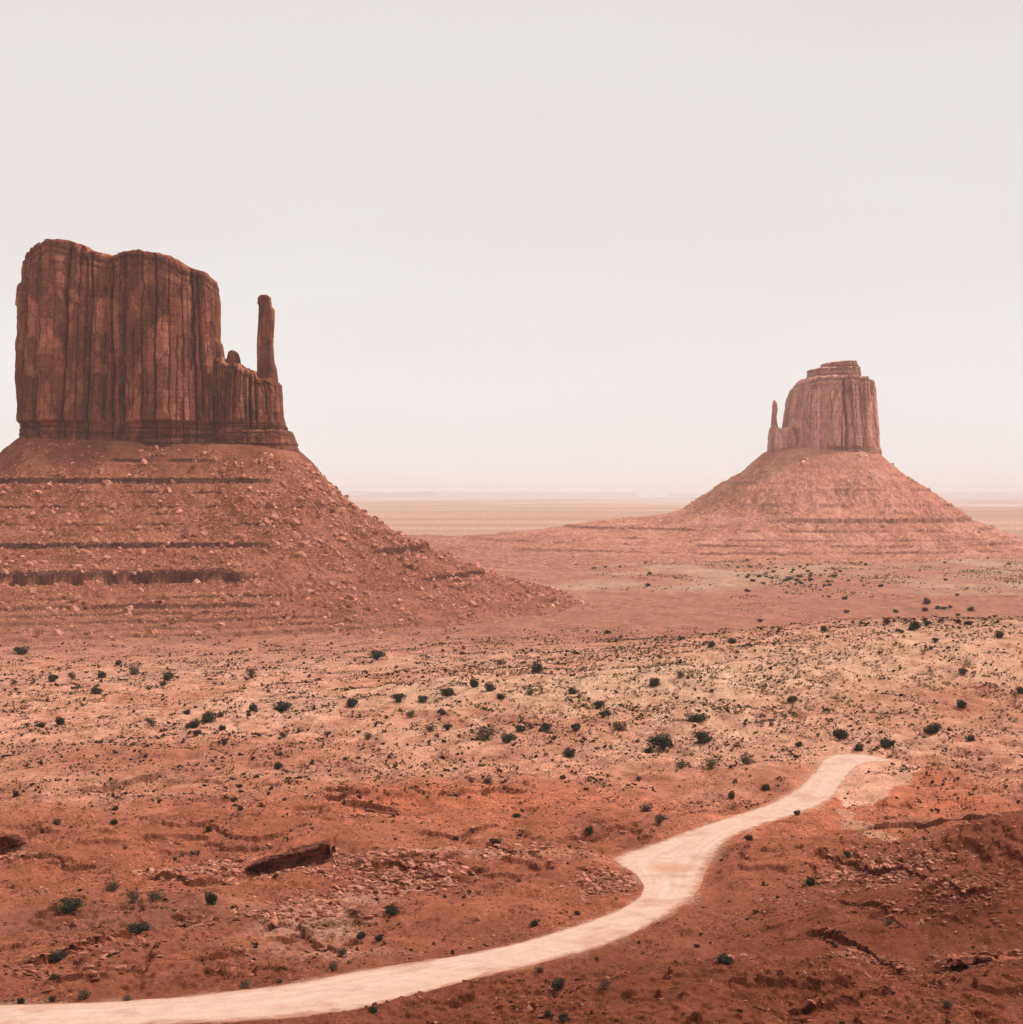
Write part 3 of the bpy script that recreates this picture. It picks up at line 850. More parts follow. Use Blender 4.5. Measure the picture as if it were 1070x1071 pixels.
    col = mixc(col, varn_and_shade * .6, np.clip(crk_shade, 0, 1) * .7)  # shade of cracks and panel lips painted into the colour
    grn = fbm(U / (2.2 * un), Z / (3.5 * un), 3, seed + 45, .6)
    col = col * (1 + .26 * tone + .12 * bedn + .16 * grn)[..., None]
    rim_ = ztop - Z
    wv = .8 * un * fbm(U / (12 * un), Z / (40 * un), 3, seed + 49)
    if capnoise >= 1 and rows > 150:
        col = mixc(col, base * 1.25, sst(2.0 * un, 1.4 * un, rim_ + wv) * .6)
        col = mixc(col, varn_and_shade * .8, sst(2.2 * un, 3.0 * un, rim_ + wv) * sst(6.4 * un, 5.0 * un, rim_ + wv) * .8)
        col = mixc(col, varn_and_shade, sst(10 * un, 10.6 * un, rim_ + wv) * sst(12.6 * un, 12 * un, rim_ + wv) * .6)
    if strata_y is not None:
        col = mixc(col, bedc, sst(strata_y - 2, strata_y + 2, yy) * (.35 + .5 * bedn).clip(0, 1))
        col = mixc(col, varn_and_shade * .7, sst(strata_y - 2, strata_y + 2, yy) * sst(.15, .45, gn(Z / (1.9 * un), U / (90 * un), seed + 95)) * .8)
    V = [np.stack([X.ravel(), Y.ravel(), (Z + EYE).ravel()], 1)]
    cc = [col.reshape(-1, 3)]
    Fs = [grid_faces(rows, nc, wrap=True)]
    # the top: rings shrinking to the middle
    lastX, lastY, lastZ = X[-1], Y[-1], Z[-1]
    mx, my = lastX.mean(), lastY.mean()
    nr = 14; off = (rows - 1) * nc
    idx0 = off + np.arange(nc)
    cnt = rows * nc
    for j in range(1, nr + 1):
        t = 1 - j / nr * .995
        xx = mx + (lastX - mx) * t; yy_ = my + (lastY - my) * t
        zt = -(np.interp(xx / k + CX, tx, ty) - HY) * k + un * (1.2 * fbm(xx / (9 * un), yy_ / (9 * un), 3, seed + 51) + 1.5 * sst(0, .5, j / nr))
        V.append(np.stack([xx, yy_, zt + EYE], 1)); cc.append(np.broadcast_to(fresh, (nc, 3)))
        idx1 = cnt + np.arange(nc); cnt += nc
        Fs.append(np.stack([idx0, np.roll(idx0, -1), np.roll(idx1, -1), idx1], 1))
        idx0 = idx1
    return mesh_np(name, np.concatenate(V), np.concatenate(Fs), mat, np.clip(np.concatenate(cc), .015, .9), smooth=False)

def empty(name, loc=(0, 0, 0)):
    o = bpy.data.objects.new(name, None)
    COL.objects.link(o); o.location = loc
    return o

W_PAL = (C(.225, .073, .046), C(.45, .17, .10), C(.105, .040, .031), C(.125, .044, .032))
E_PAL = (C(.52, .245, .19), C(.68, .38, .29), C(.37, .18, .155), C(.34, .16, .135))  # haze over the far butte painted in as paler rock colours
west = empty("sandstone_butte")
tag(west, "tall dark red sandstone butte with a thin thumb spire, largest rock, on the left", "butte")
def child(me, name, parent, label=None):
    o = link(bpy.data.objects.new(name, me), parent)
    if label: o["label"] = label
    return o

W_cracks = [(43, 290, 392, 1.7, 5.5), (83, 306, 362, 2.2, 4.5), (83, 362, 430, .9, 2), (102, 272, 425, 1.5, 5), (119, 300, 440, 1.3, 4.5), (140, 262, 456, 2.0, 7),
            (152, 345, 440, 1.2, 3), (62, 385, 440, .8, 2), (180, 300, 350, .7, 1.6), (193, 350, 455, 1.0, 2.8), (207, 284, 388, 1.3, 4.5), (215, 284, 330, 1.0, 3), (128, 380, 440, 3.5, 3), (112, 430, 445, 4, 2),
            (222, 300, 440, .9, 2.5)]
main = tower("cliff_wall", WK, WY, [(22, 482), (22, 440), (21.5, 420), (19.5, 400), (17.5, 385), (17.5, 372), (19, 340), (20.5, 312), (22, 300), (27, 297), (28, 290), (27.5, 280), (30, 275), (32.5, 272), (34, 266)],
             [(236, 482), (234, 440), (233, 400), (231, 372), (229, 354), (226, 350), (225.5, 330), (225, 305), (223.5, 294), (221, 288)],
             [(10, 271), (32, 268), (36, 263), (47, 260), (53, 256), (60, 253.5), (64, 252.5), (78, 254), (82, 256), (91, 259), (95, 264), (101, 265), (119, 267), (124, 265.5), (140, 263.5), (150, 264.5), (168, 266), (178, 268.5), (186, 272), (198, 279.5), (213, 281.5), (217, 284), (221, 288), (226, 291)],
             52, M_cliff, W_PAL, 701, nfront=760, rows=330, cracks=W_cracks,
             frontx=[(70, 26, 7), (32, 9, 3), (128, 16, -9), (175, 26, 6), (215, 10, -4)], strata_y=442)
child(main, "cliff_wall", west)
sh = tower("rock_shoulder", WK, WY + 2, [(215, 482), (218, 440), (220, 372)], [(306, 482), (304, 470), (297, 450), (295, 430), (292, 412), (290, 402)],
           [(210, 374), (233, 375), (234, 381), (243, 382), (251, 382), (252, 386), (259, 386), (260, 390), (266, 391), (267, 396), (290, 398), (291, 404), (296, 410), (310, 430)],
           40, M_cliff, W_PAL, 731, nfront=380, nback=100, rows=150, n_exp=2.8, cracks=[(235, 390, 450, 1.0, 3), (247, 390, 440, 1.2, 4), (273, 386, 445, 1.2, 5), (262, 400, 430, .8, 2)],
           frontx=[(243, 6, 2), (256, 7, 5), (225, 8, -3)], strata_y=440, topset=.6)
child(sh, "rock_shoulder", west)
sp = tower("thumb_spire", WK, WY - 6, [(272, 482), (271, 440), (269, 400), (268, 388), (267.5, 360), (268.5, 345), (269.5, 335), (270, 318), (268.6, 316), (269, 311), (271, 308)],
           [(303, 482), (301, 450), (297, 440), (295, 402), (291, 398), (289.5, 385), (287, 378), (285.5, 360), (286.5, 340), (287, 323), (283.5, 319), (283, 311), (281, 308)],
           [(260, 310), (270, 309), (276, 308), (281, 309), (300, 310)], 11, M_cliff, W_PAL, 751, nfront=150, nback=70, rows=300, n_exp=2.6,
           strata_y=444, topset=.4, panels=.35, lean=.25, capnoise=.4)
child(sp, "thumb_spire", west)
lb = tower("rock_plinth", WK, WY + 0, [(225, 484), (228, 452)], [(309, 484), (308, 470), (307, 462), (303, 452), (302, 449)],
           [(220, 452), (302, 449), (312, 452)], 46, M_cliff, W_PAL, 771, nfront=300, nback=90, rows=60, n_exp=3.0, ybase=484, strata_y=440, topset=1, panels=.5)
child(lb, "rock_plinth", west)
kn = tower("balanced_knob", WK, WY - 12, [(234, 394), (234.5, 381), (235, 374), (236.5, 369)], [(255, 394), (252, 383), (251, 374), (249.5, 370)],
           [(230, 370), (238, 368), (242, 366.5), (246, 368), (250, 369.5)], 10, M_cliff, W_PAL, 781, nfront=70, nback=30, rows=60, ybase=392, n_exp=2.8, topset=.1, panels=.35, capnoise=.3)
child(kn, "balanced_knob", west)
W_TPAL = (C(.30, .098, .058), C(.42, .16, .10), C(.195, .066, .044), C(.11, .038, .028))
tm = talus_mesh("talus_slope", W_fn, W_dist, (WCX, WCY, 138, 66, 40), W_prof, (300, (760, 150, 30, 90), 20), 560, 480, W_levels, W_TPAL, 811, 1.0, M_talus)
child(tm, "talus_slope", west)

east = empty("sandstone_butte")
tag(east, "smaller pale red sandstone butte with a blocky cap, rising alone from the far plain", "butte")
E_cracks = [(862, 410, 440, .8, 3), (897, 395, 470, .8, 3.5), (886, 400, 455, .5, 2), (848, 410, 470, .7, 2), (835, 405, 470, .7, 2), (872, 400, 440, .5, 1.6), (907, 430, 475, .6, 2)]
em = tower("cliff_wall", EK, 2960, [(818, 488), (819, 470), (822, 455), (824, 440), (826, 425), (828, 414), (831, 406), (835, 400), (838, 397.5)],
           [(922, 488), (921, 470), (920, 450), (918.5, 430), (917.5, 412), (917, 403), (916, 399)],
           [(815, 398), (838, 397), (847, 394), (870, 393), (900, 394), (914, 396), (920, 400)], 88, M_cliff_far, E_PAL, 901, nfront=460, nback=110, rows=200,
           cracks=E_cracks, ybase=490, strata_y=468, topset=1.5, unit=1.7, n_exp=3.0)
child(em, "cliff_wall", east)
c1 = tower("cap_rock", EK, 2950, [(846.5, 396), (846.5, 387), (847.5, 387)], [(900, 396), (899.5, 386)], [(840, 386.5), (850, 386), (860, 384.5), (900, 383.5)], 46, M_cliff_far, E_PAL, 911,
           nfront=220, nback=60, rows=40, ybase=397, topset=.2, unit=1.2, n_exp=3.0, panels=.8, strata_y=370)
child(c1, "cap_rock", east)
c2 = tower("cap_rock", EK, 2948, [(860, 386), (860.5, 381)], [(898.5, 386), (897.5, 382), (896, 379)], [(855, 380), (865, 379.5), (882, 378), (893, 377), (900, 378)], 32, M_cliff_far,
           (C(.44, .20, .14), C(.55, .28, .19), C(.3, .13, .1), C(.3, .13, .1)), 921, nfront=180, nback=50, rows=40, ybase=387, topset=.2, unit=1.0, n_exp=3.0, panels=.8, strata_y=370)
child(c2, "cap_rock", east)
ef = tower("rock_shoulder", EK, 2950, [(804, 490), (805, 475), (806.5, 450), (807, 448)], [(835, 490), (833, 460), (830, 448)], [(800, 447), (811, 446), (815, 448.5), (819, 449.5), (824, 448), (835, 446)], 48,
           M_cliff_far, E_PAL, 931, nfront=160, nback=50, rows=80, ybase=490, unit=1.3, strata_y=470, topset=1, panels=.8)
child(ef, "rock_shoulder", east)
es = tower("thumb_spire", EK, 2945, [(805, 490), (806, 460), (807, 440), (808, 430), (808.2, 423), (809, 419.5)], [(817, 490), (815.5, 452), (813, 443), (812, 436), (813.3, 428), (812.6, 422), (811, 419)],
           [(800, 420), (810, 419), (815, 420)], 11, M_cliff_far, E_PAL, 941, nfront=70, nback=30, rows=150, ybase=490, n_exp=2.3, unit=1.0, topset=.1, panels=.4, strata_y=472, capnoise=.3)
child(es, "thumb_spire", east)
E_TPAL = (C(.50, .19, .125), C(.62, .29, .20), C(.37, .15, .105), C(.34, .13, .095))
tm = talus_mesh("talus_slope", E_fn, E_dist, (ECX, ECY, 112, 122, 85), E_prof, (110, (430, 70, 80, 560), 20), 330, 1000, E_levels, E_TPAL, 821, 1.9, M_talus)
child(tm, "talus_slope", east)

# ------------------------------------------------------------------ rocks
rng = np.random.default_rng(7)
def rock_proto(seed, flat=0.6, n=3):
    r = np.random.default_rng(seed)
    g = np.linspace(-1, 1, n)
    P, idx = [], {}
    for i in range(n):
        for j in range(n):
            for k in range(n):
                if i in (0, n - 1) or j in (0, n - 1) or k in (0, n - 1):
                    idx[(i, j, k)] = len(P); P.append((g[i], g[j], g[k]))
    P = np.array(P, float)
    Fq = []
    for a in range(3):
        for s in (0, n - 1):
            for i in range(n - 1):
                for j in range(n - 1):
                    q = []
                    for di, dj in ((0, 0), (1, 0), (1, 1), (0, 1)):
                        c = [0, 0, 0]; c[a] = s; c[(a + 1) % 3] = i + di; c[(a + 2) % 3] = j + dj
                        q.append(idx[tuple(c)])
                    Fq.append(q if s else q[::-1])
    ln = np.linalg.norm(P, axis=1, keepdims=True)
    P = P * .62 + P / ln * .45
    P += r.normal(0, .09, P.shape)
    for _ in range(5):                                  # a few clean breaks
        nrm = r.normal(size=3); nrm /= np.linalg.norm(nrm); c = r.uniform(.62, .85)
        d = P @ nrm - c
        P -= np.clip(d, 0, None)[:, None] * nrm
    P *= np.array([1, r.uniform(.55, .9), flat * r.uniform(.8, 1.2)])
    P *= .5 / np.abs(P[:, 0]).max()
    return P, np.array(Fq)
SLABS = [rock_proto(100 + i, .30) for i in range(7)]
BLOCKS = [rock_proto(200 + i, .75) for i in range(7)]

def rot_mats(rx, ry, rz):
    cx, sx, cy, sy, cz, sz = np.cos(rx), np.sin(rx), np.cos(ry), np.sin(ry), np.cos(rz), np.sin(rz)
    M = np.empty((len(rx), 3, 3))
    M[:, 0, 0] = cz * cy; M[:, 0, 1] = cz * sy * sx - sz * cx; M[:, 0, 2] = cz * sy * cx + sz * sx
    M[:, 1, 0] = sz * cy; M[:, 1, 1] = sz * sy * sx + cz * cx; M[:, 1, 2] = sz * sy * cx - cz * sx
    M[:, 2, 0] = -sy; M[:, 2, 1] = cy * sx; M[:, 2, 2] = cy * cx
    return M

def merged(name, protos, which, loc, size, rot, mat, col=None):
    """many copies in one mesh"""
    Vs, Fs, Cs = [], [], []; off = 0
    for i, (P, Fq) in enumerate(protos):
        m = which == i
        if not m.any(): continue
        R = rot_mats(rot[m, 0], rot[m, 1], rot[m, 2]); n = m.sum()
        V = np.einsum('nij,vj->nvi', R, P) * size[m][:, None, None] + loc[m][:, None, :]
        Fa = Fq[None] + (np.arange(n) * len(P))[:, None, None] + off
        Vs.append(V.reshape(-1, 3)); Fs.append(Fa.reshape(-1, Fq.shape[1])); off += n * len(P)
        if col is not None:
            Cs.append(np.repeat(col[m], len(P), 0))
    return mesh_np(name, np.concatenate(Vs), np.concatenate(Fs), mat, np.concatenate(Cs) if col is not None else None)

def vcol_mesh(name, P, Fq, mat, c):
    return mesh_np(name, P, Fq, mat, np.broadcast_to(c, (len(P), 3)))

def in_view(X, Y, Z):
    px = CX + X / Y * F; py = HY - Z / Y * F
    return (px > -5) & (px < 1075) & (py > 240) & (py < 1076), px, py

def rocks(name, stuff_name, protos, X, Y, Z, size, rot, col, label_fn, cat, group_fn, nbig=300, stuff_label=None, stuff_cat=None):
    which = rng.integers(0, len(protos), len(X))
    loc = np.stack([X, Y, Z + EYE], 1)
    vis, px, py = in_view(X, Y, Z)
    app = np.where(vis, size / Y, 0)
    order = np.argsort(-app)
    big = order[:nbig]; big = big[vis[big]]
    cols = [C(.50, .22, .15), C(.40, .155, .10), C(.30, .11, .075)]
    meshes = {}
    for i in big:
        ci = int(np.argmin([abs(col[i][0] - c[0]) for c in cols])); w = int(which[i])
        if (w, ci) not in meshes:
            meshes[(w, ci)] = vcol_mesh(name, *protos[w], M_rock, cols[ci])
        o = bpy.data.objects.new(name, meshes[(w, ci)])
        COL.objects.link(o)
        o.location = loc[i]; o.rotation_euler = rot[i]; o.scale = (size[i],) * 3
        lab, grp = label_fn(px[i], py[i]), group_fn(px[i], py[i])
        tag(o, lab, cat, grp)
    rest = np.ones(len(X), bool); rest[big] = False
    if rest.any():
        me = merged(stuff_name, protos, which[rest], loc[rest], size[rest], rot[rest], M_rock, col[rest])
        o = link(bpy.data.objects.new(stuff_name, me))
        tag(o, stuff_label, stuff_cat, kind="stuff")

def rock_cols(n, lo=.75, hi=1.25, base=None):
    b = C(.44, .18, .12) if base is None else base
    return np.clip(b[None] * rng.uniform(lo, hi, (n, 1)) * rng.uniform(.95, 1.05, (n, 3)), .03, .9).astype(np.float32)

# boulders on the west talus
def talus_rocks():
    n = 52000
    dd = rng.uniform(20, 390, n); ang = rng.uniform(-2.1, .35, n)
    R = 40
    ix, iy = 100, 12
    strf = rng.random(n) < .35
    X = np.where(strf, WCX + rng.uniform(-ix, ix, n), WCX + np.sign(np.cos(ang)) * ix + np.cos(ang) * (R + dd))
    Y = np.where(strf, WCY - iy - R - dd, WCY - iy + np.sin(ang) * (R + dd))
    dens = .7 * fbm(X / 24, Y / 24, 3, 951, .6) + .7 * fbm(ang * 9, dd / 130, 3, 953) + .3 * sst(0, 60, X - (WCX + 60)) + .02
    dens = dens * sst(395, 300, dd + 0 * X)
    keep = (rng.random(n) < sst(-.15, .5, dens) * .8 + .03)
    X, Y, dd = X[keep], Y[keep], dd[keep]
    n = len(X)
    size = .9 + rng.pareto(2.3, n) * 1.15
    size = np.clip(size, 1.0, 7.5)
    Z = W_fn(X, Y) + .12 * size
    rot = np.stack([rng.normal(-.15, .35, n), rng.normal(.1, .35, n), rng.uniform(0, 6.28, n)], 1)
    col = rock_cols(n, .6, 1.6, C(.48, .205, .14))
    def lab(px, py):
        if px > 300: return "pinkish boulder lying loose on the long right-hand slope below the thumb spire"
        if py < 570: return "pale boulder on the upper banded slope under the tall butte's cliff"
        return "pale boulder on the lower terraces of the tall butte, among the dark ledges"
    def grp(px, py):
        return "boulders on the slope under the spire" if px > 300 else ("boulders on the upper slope of the tall butte" if py < 570 else "boulders on the lower terraces")
    rocks("boulder", "talus_rubble", BLOCKS, X, Y, Z, size, rot, col, lab, "boulder", grp, 300, "small fallen stones strewn all over the slope of the tall butte", "rubble")
talus_rocks()

def east_rocks():
    n = 5000
    ang = rng.uniform(-3.3, .2, n); dd = rng.uniform(30, 360, n)
    X = ECX + np.sign(np.cos(ang)) * 27 + np.cos(ang) * (85 + dd); Y = ECY - 10 + np.sin(ang) * (85 + dd)
    keep = rng.random(n) < sst(-.1, .5, fbm(X / 60, Y / 60, 3, 971)) + .05
    X, Y = X[keep], Y[keep]; n = len(X)
    size = np.clip(2.0 + rng.pareto(2.6, n) * 2.0, 2, 12)
    Z = E_fn(X, Y) + .1 * size
    rot = np.stack([rng.normal(0, .3, n), rng.normal(0, .3, n), rng.uniform(0, 6.28, n)], 1)
    me = merged("slope_rubble", BLOCKS, rng.integers(0, 7, n), np.stack([X, Y, Z + EYE], 1), size, rot, M_rock, rock_cols(n, .7, 1.5, C(.60, .31, .23)))
    tag(link(bpy.data.objects.new("slope_rubble", me)), "small fallen stones on the slope of the far butte", "rubble", kind="stuff")
east_rocks()

# rubble patches and scattered slabs of the foreground: picture point, half widths (m), count, size range
RUB = [((200, 905), 10, 9, 420, (.4, 1.9), 0), ((425, 918), 11, 10, 620, (.4, 2.0), 1), ((385, 905), 9, 7, 220, (.35, 1.3), 1), ((538, 895), 8, 7, 330, (.4, 1.9), 2), ((640, 922), 7, 9, 260, (.35, 1.5), 3),
       ((320, 955), 10, 8, 300, (.35, 1.7), 4), ((345, 930), 9, 8, 240, (.3, 1.3), 4), ((60, 1025), 9, 3, 60, (.5, 1.8), 5), ((150, 985), 7, 3, 60, (.5, 1.7), 5), ((100, 1008), 8, 3, 70, (.5, 1.7), 5),
       ((195, 968), 5, 3, 45, (.5, 1.5), 5), ((900, 925), 9, 5, 420, (.3, 1.5), 6), ((950, 935), 9, 5, 300, (.3, 1.4), 6), ((905, 1005), 6, 3, 220, (.25, 1.1), 7), ((890, 1030), 10, 5, 500, (.15, .8), 7),
       ((1005, 965), 12, 7, 350, (.25, 1.2), 6), ((1030, 1008), 7, 3, 80, (.3, 1.1), 8), ((860, 945), 12, 8, 220, (.15, .7), 7), ((700, 840), 22, 14, 260, (.3, 1.1), 9), ((770, 835), 10, 5, 60, (.3, 1.3), 9),
       ((440, 1022), 5, 2, 60, (.15, .6), 10), ((500, 1055), 9, 2, 80, (.12, .45), 10), ((1000, 890), 26, 16, 700, (.2, .9), 11), ((980, 810), 20, 12, 240, (.25, .9), 11), ((840, 880), 12, 10, 140, (.15, .6), 9),
       ((305, 912), 8, 1.8, 150, (.3, 1.3), 0), ((350, 893), 4, 3, 60, (.4, 1.6), 1), ((8, 900), 5, 1.5, 70, (.3, 1.2), 12), ((385, 862), 8, 1.5, 60, (.3, 1.1), 12), ((1035, 1024), 7, 1.2, 90, (.2, .8), 8),
       ((600, 900), 12, 8, 120, (.25, .9), 2), ((460, 860), 30, 12, 200, (.3, 1.1), 12), ((270, 845), 26, 14, 240, (.3, 1.2), 12), ((90, 850), 34, 18, 260, (.3, 1.2), 12), ((70, 930), 20, 10, 120, (.2, .9), 12)]
RUB_LAB = ["brown sandstone slab in the tumbled pile left of the dark overhang", "tan sandstone slab in the broad rubble fan right of the dark overhang",
           "pale sandstone slab in the small rubble patch between the rubble fan and the road bend", "brown slab in the rubble bank against the road's widened bend",
           "flat slab in the stony hollow below the dark overhang", "flat pinkish slab in the string of ledges above the road at lower left",
           "angular rock in the broken ledge across the dark red hill", "small rock on the dark slope below the broken ledge at lower right",
           "rock beside the thick dark ledge at the lower right corner", "rock among scrub beside the pale road's upper stretch",
           "stone on the small mound that hides the road's near edge", "stone on the red hillside beyond the road's end", "flat stone on the bare red benches of the middle ground"]
RUB_GRP = ["slabs of the left pile", "slabs of the rubble fan", "slabs of the small patch", "slabs of the road bank", "slabs in the hollow", "slabs of the ledge string", "rocks of the broken ledge",
           "rocks on the dark slope", "rocks by the corner ledge", "rocks beside the road", "stones on the near mound", "stones on the red hillside", "stones on the benches"]
def ground_rocks():
    Xs, Ys, Ss, Gs = [], [], [], []
    for (p, sx, sy, n, (s0, s1), g) in RUB:
        cx, cy = at(*p)
        n = int(n * 1.9)
        Xs.append(rng.normal(cx, sx * .6, n)); Ys.append(rng.normal(cy, sy * .65, n))
        Ss.append(1.25 * (s0 + (s1 - s0) * rng.random(n) ** 2.4)); Gs.append(np.full(n, g))
    # blocks broken off every ledge lie along its lip and foot
    for P, h, b, en in _L:
        ln = float(np.hypot(*np.diff(P, axis=0).T).sum()); m = int(ln * 3.2)
        t = rng.uniform(0, len(P) - 1, m); ii = np.arange(len(P))
        Xs.append(np.interp(t, ii, P[:, 0]) + rng.normal(0, .5, m)); Ys.append(np.interp(t, ii, P[:, 1]) + rng.normal(-.5, 1.3, m))
        Ss.append(np.clip((.35 + rng.pareto(2.5, m) * .4) * (.6 + .3 * h), .25, 2.4)); Gs.append(np.full(m, 12))
    n = 26000
    D = np.sqrt(rng.uniform(160 ** 2, 300 ** 2, n)); a = rng.uniform(-.4, .4, n)
    X, Y = a * D, D
    k = rng.random(n) < sst(-.2, .7, fbm(X / 14, Y / 18, 4, 985, .6)) * .9
    Xs.append(X[k]); Ys.append(Y[k]); Ss.append(np.clip(.12 + rng.pareto(3, k.sum()) * .22, .12, 1.2)); Gs.append(np.full(k.sum(), 12))
    # thin scatter everywhere
    n = 165000
    D = np.sqrt(rng.uniform(165 ** 2, 640 ** 2, n)); a = rng.uniform(-.52, .52, n)
    X, Y = a * D, D
    stp_ = sst(.12, .5, np.abs(G1(X, Y + .7) - G1(X, Y - .7)) / 1.4)
    k = rng.random(n) < sst(-.1, .6, fbm(X / 25, Y / 30, 4, 981, .6) + .2 * sst(420, 250, D)) * .35 + .6 * stp_
    Xs.append(X[k]); Ys.append(Y[k]); Ss.append(np.clip(.22 + rng.pareto(3.2, k.sum()) * .35, .2, 1.6)); Gs.append(np.full(k.sum(), 12))
    X, Y, S, G = map(np.concatenate, (Xs, Ys, Ss, Gs))
    sd = road_sd(X, Y); k = sd > 1.2
    X, Y, S, G = X[k], Y[k], S[k], G[k]
    n = len(X)
    Z = G1(X, Y) + .05 * S
    rot = np.stack([rng.normal(-.18, .3, n), rng.normal(.22, .28, n), rng.normal(.3, .8, n)], 1)
    base = np.where((Y < 260)[:, None], C(.30, .115, .075), C(.42, .175, .115))
    col = np.clip(base * rng.uniform(.5, 1.55, (n, 1)), .03, .9).astype(np.float32)
    loc = np.stack([X, Y, Z + EYE], 1)
    which = rng.integers(0, len(SLABS), n)
    vis, px, py = in_view(X, Y, Z)
    ok = vis & (G != 12)
    app = np.where(ok, S / Y, 0); big = np.argsort(-app)[:300]
    cols = [C(.50, .23, .155), C(.40, .155, .10), C(.28, .10, .065)]
    ms = {}
    for i in big:
        ci = int(np.argmin([abs(col[i][0] - c[0]) for c in cols])); w = int(which[i])
        if (w, ci) not in ms: ms[(w, ci)] = vcol_mesh("flat_rock", *SLABS[w], M_rock, cols[ci])
        o = bpy.data.objects.new("flat_rock", ms[(w, ci)]); COL.objects.link(o)
        o.location = loc[i]; o.rotation_euler = rot[i]; o.scale = (S[i],) * 3
        tag(o, RUB_LAB[G[i]], "flat rock", RUB_GRP[G[i]])
    rest = np.ones(n, bool); rest[big] = False
    me = merged("loose_stones", SLABS, which[rest], loc[rest], S[rest], rot[rest], M_rock, col[rest])
    tag(link(bpy.data.objects.new("loose_stones", me)), "countless small stones littering the red foreground", "stones", kind="stuff")
ground_rocks()

# the big ledges that overhang their own shade: top edge from left to right, face height at each point (picture units)
def overhang(name, pts, faces, depth, col, seed, label, cat="rock ledge", undercut=.55, thick=None, raise_=0.0):
    P = np.array(pts, float); Fh = np.array(faces, float)
    base_pts = P.copy(); base_pts[:, 1] += Fh
    W = at_list([tuple(p) for p in base_pts])                 # where the foot of the face stands
    zt = np.array([-(P[i, 1] - HY) / F * W[i, 1] for i in range(len(P))])
    nu = 90
    t = np.linspace(0, len(P) - 1, nu)
    ii = np.arange(len(P))
    fx = np.interp(t, ii, W[:, 0]); fy = np.interp(t, ii, W[:, 1]); ft = np.interp(t, ii, zt)
    gb = G1(fx, fy) - 1.2
    # section from the foot, up the recessed face, out to the lip, over the lip and back along the top
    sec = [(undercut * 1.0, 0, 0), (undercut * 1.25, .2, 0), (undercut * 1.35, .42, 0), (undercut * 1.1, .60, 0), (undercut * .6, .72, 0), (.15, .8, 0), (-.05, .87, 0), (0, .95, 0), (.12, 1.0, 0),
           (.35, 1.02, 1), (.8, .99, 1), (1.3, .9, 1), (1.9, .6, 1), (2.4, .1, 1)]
    hgt = np.maximum(ft - gb, .4)
    rows_ = []
    for si in range(len(sec) - 1):
        for q in range(4):
            a = q / 4; s0, s1 = sec[si], sec[si + 1]
            rows_.append((s0[0] * (1 - a) + s1[0] * a, s0[1] * (1 - a) + s1[1] * a))
    rows_.append(sec[-1][:2])
    rows_ = np.array(rows_)
    endt = np.minimum(np.arange(nu), nu - 1 - np.arange(nu)) / (nu * .12)
    taper = np.clip(endt, 0.05, 1) ** .5
    X = fx[None, :] + 0 * rows_[:, :1]
    out = rows_[:, :1] * np.minimum(hgt * .7, depth)[None, :]
    Y = fy[None, :] + out
    Z = gb[None, :] + rows_[:, 1:2] * (hgt * (.55 + .45 * taper))[None, :]
    jag = .9 * (worley(fx[None, :] / 1.3 + 0 * Z, Z / .6, seed)[2] - .5) + .6 * fbm(X / 2.2, Z / .7, 3, seed + 3)
    Y = Y + jag * np.clip(hgt * .3, .2, 1.2)[None, :]
    Z = Z + (.25 * fbm(X / 1.5, Y / 1.5, 3, seed + 5) + .5 * (worley(X / 2.2, Y / 2.2, seed + 6)[2] - .5)) * (rows_[:, 1:2] > .5) * np.clip(hgt * .3, .2, 1)[None, :]
    bed = gn(Z / .33, X / 30, seed + 7)
    c = np.clip(col * (1 + .5 * bed + .25 * fbm(X / 3, Y / 3, 3, seed + 9))[..., None], .02, .9)
    top = (rows_[:, 0:1] > .3) & (rows_[:, 1:2] > .8)
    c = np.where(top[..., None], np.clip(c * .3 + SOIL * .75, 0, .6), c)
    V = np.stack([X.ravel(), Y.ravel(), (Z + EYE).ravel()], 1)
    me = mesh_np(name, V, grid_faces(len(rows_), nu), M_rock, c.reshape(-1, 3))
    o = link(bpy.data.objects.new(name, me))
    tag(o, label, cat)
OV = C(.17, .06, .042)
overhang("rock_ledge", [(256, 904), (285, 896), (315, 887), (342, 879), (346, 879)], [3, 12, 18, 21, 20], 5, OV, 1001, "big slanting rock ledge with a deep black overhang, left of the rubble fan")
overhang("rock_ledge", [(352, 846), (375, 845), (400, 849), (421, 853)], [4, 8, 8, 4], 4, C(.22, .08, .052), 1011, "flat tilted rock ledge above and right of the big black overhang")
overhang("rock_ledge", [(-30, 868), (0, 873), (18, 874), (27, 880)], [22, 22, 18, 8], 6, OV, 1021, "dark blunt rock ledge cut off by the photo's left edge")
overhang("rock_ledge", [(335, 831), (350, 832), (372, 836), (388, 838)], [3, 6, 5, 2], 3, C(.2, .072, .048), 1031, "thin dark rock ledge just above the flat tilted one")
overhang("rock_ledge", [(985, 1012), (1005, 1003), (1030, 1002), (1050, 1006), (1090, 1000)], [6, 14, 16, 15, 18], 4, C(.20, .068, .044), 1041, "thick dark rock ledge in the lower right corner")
overhang("rock_ledge", [(1005, 857), (1030, 856), (1050, 859), (1090, 860)], [3, 5, 5, 4], 3, C(.19, .07, .05), 1051, "dark rim ledge along the top of the red hill at right")

